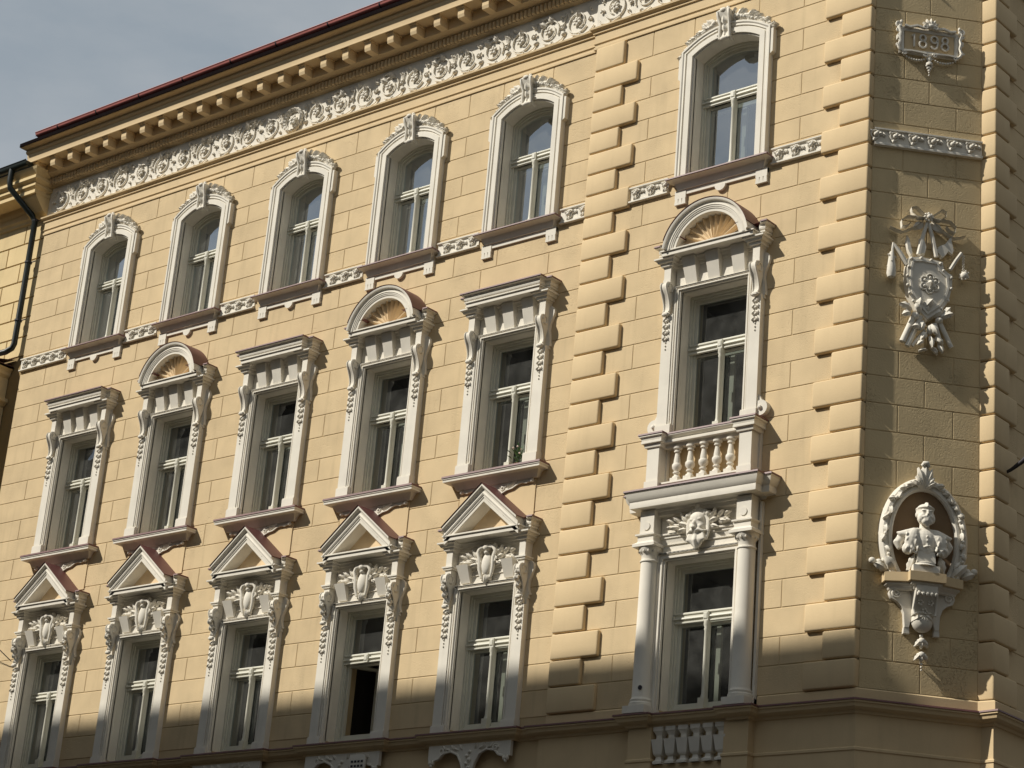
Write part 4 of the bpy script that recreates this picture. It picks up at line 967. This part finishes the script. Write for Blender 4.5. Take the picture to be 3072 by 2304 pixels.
for s in (-1, 1):
    P_ = lambda u, z: (.70+s*u, .06, z)
    def rib(pts, wd=.035):
        n = len(pts); vs = []
        for i, (u, d, z) in enumerate(pts): vs += [(.70+s*u, d-wd, z), (.70+s*u, d+wd, z+.01)]
        k.add(vs, [(2*i, 2*i+2, 2*i+3, 2*i+1) for i in range(n-1)]); k.add([(a, b, c-.008) for a, b, c in vs], [(2*i, 2*i+1, 2*i+3, 2*i+2) for i in range(n-1)])
    rib([(.03, .07, -2.95), (.09, .08, -2.90), (.16, .08, -2.84), (.22, .07, -2.86), (.21, .08, -2.93), (.14, .09, -2.99), (.05, .07, -2.97)])
    rib([(.05, .07, -2.97), (.16, .08, -2.97), (.27, .08, -2.98), (.34, .07, -3.04), (.33, .07, -3.12), (.26, .07, -3.10), (.22, .08, -3.05)])
    rib([(.05, .06, -2.98), (.10, .07, -3.05), (.18, .07, -3.11), (.25, .06, -3.15), (.32, .05, -3.18), (.40, .05, -3.16), (.47, .05, -3.13)], .03)
    k.tube([(.70+s*.0, .06, -2.98), (.70+s*.06, .06, -3.2), (.70+s*.11, .06, -3.45)], [.02, .026, .03], 6)
    k.leaf(.70+s*.04, -3.0, -pi/2+s*.9, .18, .10, .03, .04, .02)
part('ribbon', k, M_WHITE, TR, FC, smooth=50)
k = MB()                                         # weapons
k.prism([(.45, -3.18), (.475, -3.22), (.505, -3.36), (.53, -3.46), (.50, -3.50), (.455, -3.42), (.43, -3.28)], .02, .06, .3)
part('blade', k, M_WHITE, TR, FC, smooth=50); k = MB()
k.tube([(.28, .07, -3.36), (.36, .07, -3.46), (.45, .06, -3.60)], [.02, .03, .035], 7)
k.tube([(.275, .07, -3.34), (.265, .07, -3.42), (.262, .08, -3.50)], .015, 6)
k.lathe([(.02, -3.80), (.045, -3.79), (.058, -3.74), (.05, -3.64), (.04, -3.56), (.03, -3.48), (.02, -3.46)], (.255, .07), 8)
for i in range(10): a = i*2.4; k.blob((.255+.045*cos(a), .07+.045*sin(a), -3.76+.028*i), .013, 5, 3)
part('club', k, M_WHITE, TR, FC, smooth=50); k = MB()
k.prism([(1.02, -3.10), (1.0, -3.20), (1.03, -3.34), (1.01, -3.40), (.96, -3.36), (.92, -3.42), (.88, -3.46), (.80, -3.38), (.84, -3.30), (.92, -3.26), (.98, -3.17)], .02, .07, .1)
part('axe', k, M_WHITE, TR, FC, smooth=50); k = MB()
k.tube([(1.12, .07, -3.36), (1.05, .07, -3.47), (.98, .07, -3.60)], .024, 7)
for i in range(6): k.tube([(1.14+.012*cos(a), .08, -3.40-.035*i+.014*sin(a)) for a in [j*pi/3 for j in range(7)]], .005, 4)
k.blob((1.15, .09, -3.66), .05, 8, 5)
for i in range(9): a = i*.7; k.blob((1.15+.05*cos(a), .09+.03*sin(i), -3.66+.05*sin(a)), .014, 5, 3)
part('flail', k, M_WHITE, TR, FC, smooth=50); k = MB()
k.prism([(.60, -3.22), (.66, -3.24), (.69, -3.34), (.67, -3.45), (.585, -3.46), (.59, -3.33)], .02, .08, .2)
part('helmet', k, M_WHITE, TR, FC, smooth=50); k = MB()
for (a, b, r) in [((.56, -4.22), (.41, -4.60), .038), ((.63, -4.25), (.47, -4.65), .034), ((.68, -4.42), (.53, -4.64), .022), ((.80, -4.32), (.89, -4.65), .034), ((.84, -4.25), (1.01, -4.60), .03)]:
    k = MB().tube([(a[0], .06, a[1]), ((a[0]+b[0])/2, .065, (a[1]+b[1])/2), (b[0], .06, b[1])], r, 8); part('staff', k, M_WHITE, TR, FC, smooth=50)
k = MB()
k.blob((.56, .08, -4.26), (.05, .05, .05)); k.blob((.85, .08, -4.28), (.05, .05, .04)); k.blob((.735, .09, -4.42), (.045, .05, .06))
part('knot', k, M_WHITE, TR, FC, smooth=50)
k = MB(); rr = random.Random(3)
for (u, z, a, L, W) in [(.52, -4.17, 2.9, .17, .10), (.50, -4.22, 3.6, .13, .09), (.58, -4.18, 1.4, .15, .09), (.62, -4.22, 2.2, .13, .09), (.66, -4.15, .9, .15, .10), (.70, -4.22, 1.6, .12, .10), (.76, -4.22, .4, .15, .10), (.86, -4.24, .3, .16, .09), (.90, -4.2, .9, .12, .08), (.66, -4.3, -1.9, .16, .09), (.75, -4.35, -1.2, .15, .09), (.70, -4.45, -2.2, .14, .08), (.74, -4.5, -1.5, .16, .07), (.80, -4.5, -.8, .13, .07), (.66, -4.56, -2.4, .12, .06), (.76, -4.62, -1.0, .13, .06), (.84, -4.6, -1.2, .12, .05), (.62, -4.4, 3.3, .12, .08), (.60, -4.70, .1, .1, .04)]:
    k.leaf(u, z, a, L, W, .06+rr.uniform(0, .05), .05, .03, 1)
part('acanthus', k, M_WHITE, TR, FC, smooth=60)

# niche with oval frame, console and pendant
oc, oz, ra, rb_ = .712, -7.0, .37, .58
def oval(a, ru, rz): return (oc+ru*cos(a), oz+rz*sin(a))
N = 48
def ringpts(ru, rz, a0=-.25*pi, a1=1.25*pi): return [oval(a0+(a1-a0)*i/N, ru, rz) for i in range(N+1)][::-1]
k = MB().elev([(0, .0), (0, .05), (.02, .075), (.05, .075), (.055, .06), (.075, .06), (.08, .09), (.12, .085), (.15, .05), (.155, 0)], ringpts(ra, rb_))
NI = part('niche', k, M_WHITE, B, FC, smooth=35)
vs = []; fs = []
for j in range(8):                              # shallow bowl of the niche
    t = j/7; s_ = cos(t*pi/2)**.6 if t < 1 else 0
    for i in range(N): a = 2*pi*i/N; vs.append((oc+ra*1.0*s_*cos(a), .022-.0*t, oz+rb_*s_*sin(a)))
M_NICHE = mat('niche_shaded_brown', (.24, .16, .09), .9, .08)  # brown with the niche's depth shading put into the flat back's colour
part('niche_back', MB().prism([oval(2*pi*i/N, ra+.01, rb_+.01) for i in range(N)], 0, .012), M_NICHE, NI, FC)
k = MB(); rr = random.Random(9)
for (a, L, W) in [(90, .30, .13), (70, .25, .09), (110, .25, .09), (50, .17, .08), (130, .17, .08), (30, .15, .07), (150, .15, .07)]: k.leaf(.70, -6.40+.0*a, radians(a), L, W, .06, .06, .05, 1)
k.tube([(.66, .12, -6.14), (.68, .14, -6.11), (.71, .15, -6.11), (.735, .13, -6.14), (.72, .12, -6.16)], [.02, .026, .028, .024, .014], 7)
for s in (-1, 1):
    for i in range(14):
        a = radians(90-s*(16+i*10.5)); u, z = oval(a, ra+.09, rb_+.09); ta = a-s*pi/2
        k.leaf(u, z, ta+rr.uniform(-.6, .6), .10+.03*(i > 8), .07, .07, .04, .03, 1)
        if i % 2: k.blob((u+rr.uniform(-.02, .02), .10, z), .022, 6, 4)
    for (u, z) in [(.60, -7.32), (.52, -7.33), (.50, -7.38), (.45, -7.30)]:
        k.blob((oc+s*u, .05, z), (.042, .035, .038), 8, 5); k.tube([(oc+s*.36, .05, -7.36), (oc+s*u*.8, .05, z-.02), (oc+s*u, .05, z)], .01, 5)
    k.leaf(oc+s*.20, -7.42, radians(90+s*15), .19, .10, .16, .04, .03, 1); k.leaf(oc+s*.33, -7.43, radians(90-s*45), .22, .12, .10, .06, .03, 1); k.leaf(oc+s*.44, -7.42, radians(90-s*70), .16, .1, .08, .04, .03, 1)
part('wreath', k, M_WHITE, NI, FC, smooth=60)
LD = MB().plan([(0, -7.455), (.01, -7.455), (.01, -7.56), (0, -7.565)], [(.25, -.0), (.25, .12), (.50, .20), (.50, .28), (.90, .28), (.90, .20), (1.15, .12), (1.15, -.0)], cap=False)
LD.add([(.25, 0, -7.456), (.25, .12, -7.456), (.50, .20, -7.456), (.50, .28, -7.456), (.90, .28, -7.456), (.90, .20, -7.456), (1.15, .12, -7.456), (1.15, 0, -7.456)], [tuple(range(8))])
LD.add([(.25, 0, -7.564), (.25, .12, -7.564), (.50, .20, -7.564), (.50, .28, -7.564), (.90, .28, -7.564), (.90, .20, -7.564), (1.15, .12, -7.564), (1.15, 0, -7.564)], [tuple(range(8))[::-1]])
part('ledge', LD, M_SMOOTH, NI, FC)
k = MB().plan([(.0, -7.566), (0, -7.59), (-.03, -7.61), (-.04, -7.64), (-.07, -7.65)], [(.27, -.0), (.27, .10), (.52, .18), (.52, .25), (.88, .25), (.88, .18), (1.13, .10), (1.13, 0)], cap=False)
for s in (-1, 1):
    pl_ = [(s*u+.70, z) for u, z in [(0, -7.60), (.36, -7.60), (.385, -7.68), (.36, -7.74), (.29, -7.77), (.24, -7.82), (.21, -7.90), (.20, -8.06), (.15, -8.06), (.13, -7.97), (0, -7.95)]]
    k.prism(pl_ if s < 0 else pl_[::-1], 0, .07); k.tube(spiral(.70+s*.31, -7.68, .055, .015, 0, 1.4*s, 14, .075), .013, 6)
    k.prism([(.70+s*.145, -8.06), (.70+s*.205, -8.06), (.70+s*.21, -8.13), (.70+s*.14, -8.13)], 0, .06)
k.side([(0, -7.60), (.25, -7.60), (.25, -7.68), (.20, -7.76), (.15, -7.86), (.13, -7.92), (0, -7.93)], .575, .825)
k.blob((.70, .07, -7.98), (.125, .10, .13), 16, 10).blob((.70, .10, -7.90), (.13, .07, .03), 14, 6)
for s in (-1, 1): k.tube([(.70+s*.12, .255, -7.66), (.70+s*.125, .21, -7.76), (.70+s*.13, .165, -7.86), (.70+s*.12, .18, -7.93)], .014, 6)
for i in range(5): k.blob((.60+.05*i, .25, -7.70), (.022, .03, .035), 6, 4)
for (u, z, d) in ((.64, -7.79, .2), (.76, -7.79, .2), (.70, -7.88, .17)):
    for a in range(5): k.blob((u+.025*cos(a*1.26), d, z+.025*sin(a*1.26)), .016, 5, 3)
for a in (-150, -120, -90, -60, -30): k.leaf(.70, -7.92, radians(a), .15, .065, .15, .03, -.08, 1)
part('console', k, M_WHITE, NI, FC, smooth=45)
k = MB()
for (z, r) in ((-8.14, .025), (-8.17, .018)): k.blob((.70, .05, z), r)
for zc in (-8.20, -8.36):
    for a in (-130, -90, -50): k.leaf(.705, zc+.03, radians(a), .12, .06, .03, .05, .0, 1)
    k.blob((.705, .06, zc), (.045, .04, .04))
for i in range(3): k.blob((.71, .04, -8.46-.035*i), .018-.003*i, 6, 4)
part('pendant', k, M_WHITE, NI, FC, smooth=60)

# ------------------------------------------------------------ bust standing on the ledge
def bust():
    b = MB()
    b.blob((0, .0, 0), (.085, .095, .118), 20, 14)                      # head (face at d+)
    b.blob((0, -.01, .045), (.088, .098, .075), 18, 10)                 # cap dome
    b.tube([(.088*cos(a), .096*sin(a)+.0, .062) for a in [i*2*pi/16 for i in range(17)]], .009, 6)
    b.tube([(0, .10, .07), (0, .085, .105), (0, .03, .125), (0, -.05, .115)], .010, 6)
    b.blob((0, .098, .0), (.014, .022, .034)); b.blob((0, .108, -.016), (.018, .015, .012))
    for s in (-1, 1):
        b.blob((s*.034, .086, .024), (.03, .014, .009)); b.blob((s*.034, .080, .008), (.017, .012, .010)); b.blob((s*.045, .07, -.025), (.026, .024, .022))
        b.blob((s*.088, -.005, -.005), (.012, .022, .03)); b.tube([(s*.004, .103, -.040), (s*.035, .094, -.046), (s*.065, .07, -.045)], [.014, .015, .010], 7)
        b.blob((s*.06, .045, -.055), (.032, .045, .05)); b.blob((s*.028, .075, -.095), (.03, .03, .032))
    b.blob((0, .075, -.075), (.05, .042, .05)); b.blob((0, .07, -.115), (.03, .03, .035))
    b.v = [(x*1.14, y*1.12, z*1.1+.0) for x, y, z in b.v]
    b.lathe([(.07, -.26), (.06, -.20), (.055, -.10), (.06, -.05)], (0, -.02), 16)
    b.lathe([(.072, -.215), (.074, -.20), (.066, -.185), (.05, -.185)], (0, -.015), 16)   # collar
    b.blob((0, -.01, -.33), (.16, .115, .17), 20, 12); b.blob((0, .0, -.43), (.125, .10, .12), 16, 10)
    for s in (-1, 1):
        b.tube([(s*.05, -.04, -.20), (s*.15, -.05, -.24), (s*.25, -.06, -.28), (s*.30, -.06, -.35), (s*.275, -.05, -.42)], [.06, .065, .065, .058, .03], 10)
        b.blob((s*.16, .04, -.33), (.085, .065, .15), 14, 9, s*.25); b.blob((s*.205, .03, -.43), (.07, .06, .07), 12, 8)
        b.tube([(s*.05, .0, -.20), (s*.13, .02, -.225), (s*.22, .01, -.25), (s*.29, -.01, -.25), (s*.325, -.02, -.235)], [.04, .055, .05, .03, .010], 9)   # fur collar standing out at the shoulder
        r_ = random.Random(4)
        for i in range(26):
            t = r_.random(); b.blob((s*(.12+.11*t+r_.uniform(-.02, .02)), .10+r_.uniform(-.012, .012)-.03*t, -.26-.22*r_.random()), (.013, .016, .028), 6, 4, r_.uniform(-.6, .6))
    for i in range(4): b.blob((0, .112-.004*i, -.28-.05*i), .010, 6, 4)
    b.blob((0, .105, -.40), (.05, .012, .008), ang=.2)
    return b
bl = FC.pt(.695, .17, -7.456)
BU = thing('bust', bl, 'white bust of a bearded man in cap and fur mantle standing in the oval niche', 'bust')
part('figure', MB().merge(bust(), dz=.71), M_WHITE, BU, FC, (.690, .16, -7.456), smooth=180, remesh=.0075)
k = MB().box(-.155, .155, -.11, .105, .0, .085).lathe([(.11*1.3, .085), (.13, .10), (.105*1.25, .115), (.11, .125)], (0, 0), 20)
k.add([(-.11, -.09, .12), (.11, -.09, .12), (.11, .09, .12), (-.11, .09, .12), (-.10, -.08, .25), (.10, -.08, .25), (.10, .08, .25), (-.10, .08, .25)], [(0, 1, 5, 4), (1, 2, 6, 5), (2, 3, 7, 6), (3, 0, 4, 7), (4, 5, 6, 7)])
part('pedestal', k, M_WHITE, BU, FC, (.685, .165, -7.456), smooth=30)

# ------------------------------------------------------------ plant on the window sill
pp = FL.pt(AX[4]+.20, -.12, -5.385)
PT = thing('potted_plant', pp, 'small green pot plant with pale blooms standing on an upper window sill', 'potted plant')
part('pot', MB().lathe([(.035, 0), (.048, .075), (.052, .075), (.052, .09), (.04, .09), (.04, .07)], (0, 0), 14), M_POT, PT, at=(pp.x, -pp.y, pp.z), smooth=40)
k = MB(); rr = random.Random(2)
for i in range(46):
    a = rr.uniform(0, 2*pi); el = rr.uniform(.3, 1.4); L = rr.uniform(.06, .16); r0 = Vector((cos(a)*cos(el), sin(a)*cos(el), sin(el)))
    base = Vector((0, 0, .08))+r0*rr.uniform(0, .10)+Vector((0, 0, rr.uniform(0, .12))); tip = base+r0*L; sd = r0.cross(Vector((0, 0, 1))).normalized()*.014; md_ = (base+tip)/2+Vector((0, 0, .012))
    k.add([base, md_-sd, tip, md_+sd], [(0, 1, 2), (0, 2, 3)])
part('foliage', k, M_LEAF, PT, at=(pp.x, -pp.y, pp.z))
k = MB()
for i in range(5): k.blob((rr.uniform(-.07, .05), rr.uniform(-.03, .06), rr.uniform(.22, .36)), .014, 6, 4)
part('blossom', k, M_BLOOM, PT, at=(pp.x, -pp.y, pp.z))

# ------------------------------------------------------------ neighbouring house on the left
NB = thing('neighbour_house', (-19, 1, GZ), 'paler yellow house at the left edge with a dark green gutter and downpipe', 'building')
FN = Frame((0, .10, 0))
NW = part('wall', MB().box(-34, XL-.01, -12, -.012, GZ+.02, 1.3), M_NBJ, NB, FN)
z = -15.7; i = 0
rows = [-1.62+.37*j for j in range(0, 8)]
for j in range(len(rows)-1):
    xs = [-17.0, -17.42, -18.35, -19.4, -20.5] if j % 2 == 0 else [-17.0, -17.85, -18.9, -20.0, -21.0]
    xs[0] = XL
    for a, b in zip(xs, xs[1:]):
        g_ = MB().bevbox(b+.01, a-.01, -.012, .006, rows[j]+.01, rows[j+1]-.01, .006, 1)
        part('ashlar_block', g_, M_NB, NW, FN)
part('window_surround', MB().box(-19.4, -18.05, 0, .06, -1.5, -.17).box(-19.3, -18.12, .05, .08, -1.5, -.25), M_NB, NB, FN)
NC = part('cornice', MB().plan([(0, .95), (.04, .97), (.05, 1.02), (.08, 1.05), (.08, 1.15), (.12, 1.2), (.14, 1.28), (.42, 1.30), (.42, 1.36), (.40, 1.38), (.46, 1.42), (.46, 1.46), (.44, 1.48), (.52, 1.53), (.52, 1.58), (.50, 1.60), (.56, 1.68), (.58, 1.72), (0, 1.80)], [(-34, 0), (XL-.42, 0), (XL-.42, -.3)]), M_NB, NB, FN)
part('cornice_end', MB().side([(0, .95), (.18, 1.05), (.36, 1.25), (.44, 1.45), (.45, 1.7), (0, 1.75)], XL-.45, XL-.01), M_NB, NB, FN)
gs = [(.60+.085*cos(radians(a)), 1.82+.085*sin(radians(a))) for a in range(180, 361, 20)]+[(.70, 1.83), (.69, 1.845), (.67, 1.825), (.535, 1.825)]
part('gutter', MB().plan(gs, [(-34, 0), (XL-.04, 0)]), M_GREEN, NC, FN, smooth=40)
part('roof', MB().add([(-34, .56, 1.80), (XL-.05, .56, 1.80), (XL-.05, -6, 5), (-34, -6, 5)], [(0, 1, 2, 3)]).box(-34, XL-.05, .0, .5, 1.72, 1.79), M_GREEN, NB, FN)
dpx = -17.02
part('downpipe', MB().tube([(-17.28, .62, 1.78), (-17.28, .62, 1.55), (-17.27, .60, 1.42), (-17.05, .20, 1.0), (-17.02, .14, .9), (-17.02, .13, -.5), (-17.02, .13, -1.42), (-17.05, .14, -1.5), (-17.15, .18, -1.56), (-18.0, .30, -1.60)], .052, 12), M_GREEN, NB, FN, smooth=60)
for z in (.9, .1, -1.0): part('pipe_clamp', MB().lathe([(.068, 0), (.068, .03)], (dpx, .13), 12, z).box(dpx+.06, dpx+.18, .10, .12, z+.008, z+.02), M_IRON, NB, FN)
part('bay', MB().box(-34, -17.20, 0, .42, GZ+.02, -1.95).plan([(0, -1.75), (.10, -1.80), (.10, -1.84), (.05, -1.9), (.04, -1.95), (0, -2.0)], [(-34, .42), (-17.20, .42), (-17.20, 0)]), M_NB, NB, FN)
part('bay_roof', MB().add([(-34, .55, -1.80), (-17.08, .55, -1.80), (-17.08, .0, -1.66), (-34, 0, -1.60)], [(0, 1, 2, 3)]).box(-34, -17.1, 0, .5, -1.84, -1.79), M_COVER, NB, FN)
part('bay_moulding', MB().plan([(0, -2.35), (.09, -2.38), (.09, -2.44), (.03, -2.5), (0, -2.52)], [(-34, .42), (-17.20, .42), (-17.20, 0)]), M_NB, NB, FN)
for i in range(4): part('scroll_bracket', MB().side([(.42, -2.52), (.56, -2.56), (.58, -2.66), (.50, -2.8), (.47, -2.95), (.42, -3.0)], -17.55-.6*i, -17.42-.6*i), M_NB, NB, FN)

# ------------------------------------------------------------ wires and side-wall anchor
def pix(px, py, dist):
    v = (fwd+r2*((px-1536)/F_PX)-u2*((py-1152)/F_PX)); return CAM+v*dist
ANC = thing('wall_anchor', (1.14, 1.34, -6.0), 'dark iron wire anchor with a bundled cable on the shaded side wall', 'wall anchor')
part('anchor_plate', MB().box(.20, .38, .012, .03, -6.10, -5.86), M_OPP, ANC, FS)
part('anchor_arm', MB().tube([(.31, .03, -6.03), (.30, .12, -6.0), (.27, .28, -5.93), (.25, .42, -5.85), (.24, .62, -5.72)], [.018, .022, .03, .045, .05], 7), M_IRON, ANC, FS, smooth=60)
part('insulator', MB().lathe([(.02, -5.84), (.035, -5.82), (.035, -5.72), (.02, -5.66)], (.25, .40), 10), M_CURT, ANC, FS, smooth=50)
k = MB().tube([(.34, .02, -6.1), (.34, .016, -6.9), (.335, .016, -7.6), (.34, .016, -8.3), (.36, .03, -8.7), (.45, .1, -8.95)], .006, 5)
for z in (-6.3, -6.7, -7.1, -7.5, -7.9, -8.3): k.box(.32, .36, 0, .03, z, z+.012)
part('cable', k, M_IRON, ANC, FS)
wz = MB().tube([(-15.55, .10, -7.15), (-16.3, .8, -6.35), (-17.2, 1.6, -5.4), (-19.2, 3.4, -3.2)], .008, 5)
o = part('overhead_wire', wz, M_IRON, None, FL, (0, 0, 0)); o['label'] = 'thin dark wire anchored beside the lowest leftmost window'; o['category'] = 'wire'

# ------------------------------------------------------------ houses across the street (behind the viewer; front row shades the lowest storey and shows in the panes; last two added)
def street_house(x0, x1, y0, y1, ztop, label):
    t = thing('street_house', ((x0+x1)/2, (y0+y1)/2, GZ), label, 'building', None)
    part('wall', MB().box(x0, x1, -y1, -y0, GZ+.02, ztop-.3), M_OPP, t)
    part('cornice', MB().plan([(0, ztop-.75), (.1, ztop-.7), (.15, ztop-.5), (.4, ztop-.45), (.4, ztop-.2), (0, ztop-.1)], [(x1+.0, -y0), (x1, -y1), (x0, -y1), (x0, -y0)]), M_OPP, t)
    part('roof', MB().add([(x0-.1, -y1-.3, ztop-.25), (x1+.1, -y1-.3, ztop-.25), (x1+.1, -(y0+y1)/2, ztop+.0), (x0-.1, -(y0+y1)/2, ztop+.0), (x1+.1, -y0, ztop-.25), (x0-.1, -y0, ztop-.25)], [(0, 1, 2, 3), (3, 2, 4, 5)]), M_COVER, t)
    me = MB().box(-.5, .5, 0, .03, 0, 1.9).mesh('window'); me.materials.append(M_ROOM)
    for fl in range(5):
        x = x0+1.4
        while x < x1-1:
            part('window', me, None, t, at=(x, -y1, GZ+4.4+3.7*fl)) if GZ+6.4+3.7*fl < ztop-.9 else None
            x += 2.4
    return t
ZOC = -8.25+1.05*14.3
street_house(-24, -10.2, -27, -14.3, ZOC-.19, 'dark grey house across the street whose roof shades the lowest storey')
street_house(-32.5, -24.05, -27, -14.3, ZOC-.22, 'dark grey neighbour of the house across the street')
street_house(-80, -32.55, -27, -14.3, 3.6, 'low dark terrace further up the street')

M_OPP2 = mat('street_stucco_dark', (.13, .12, .105), .9, .12, .6)
street_house(-9, 26, -62, -36, 8, 'unseen dark house added behind the viewer to block sky light')  # added out of view to lower the ambient light
street_house(25.5, 46, -34, 40, 9.0, 'unseen dark house added beyond the side street to block sky light')  # added as well, keeps sky light off the side wall and canted corner
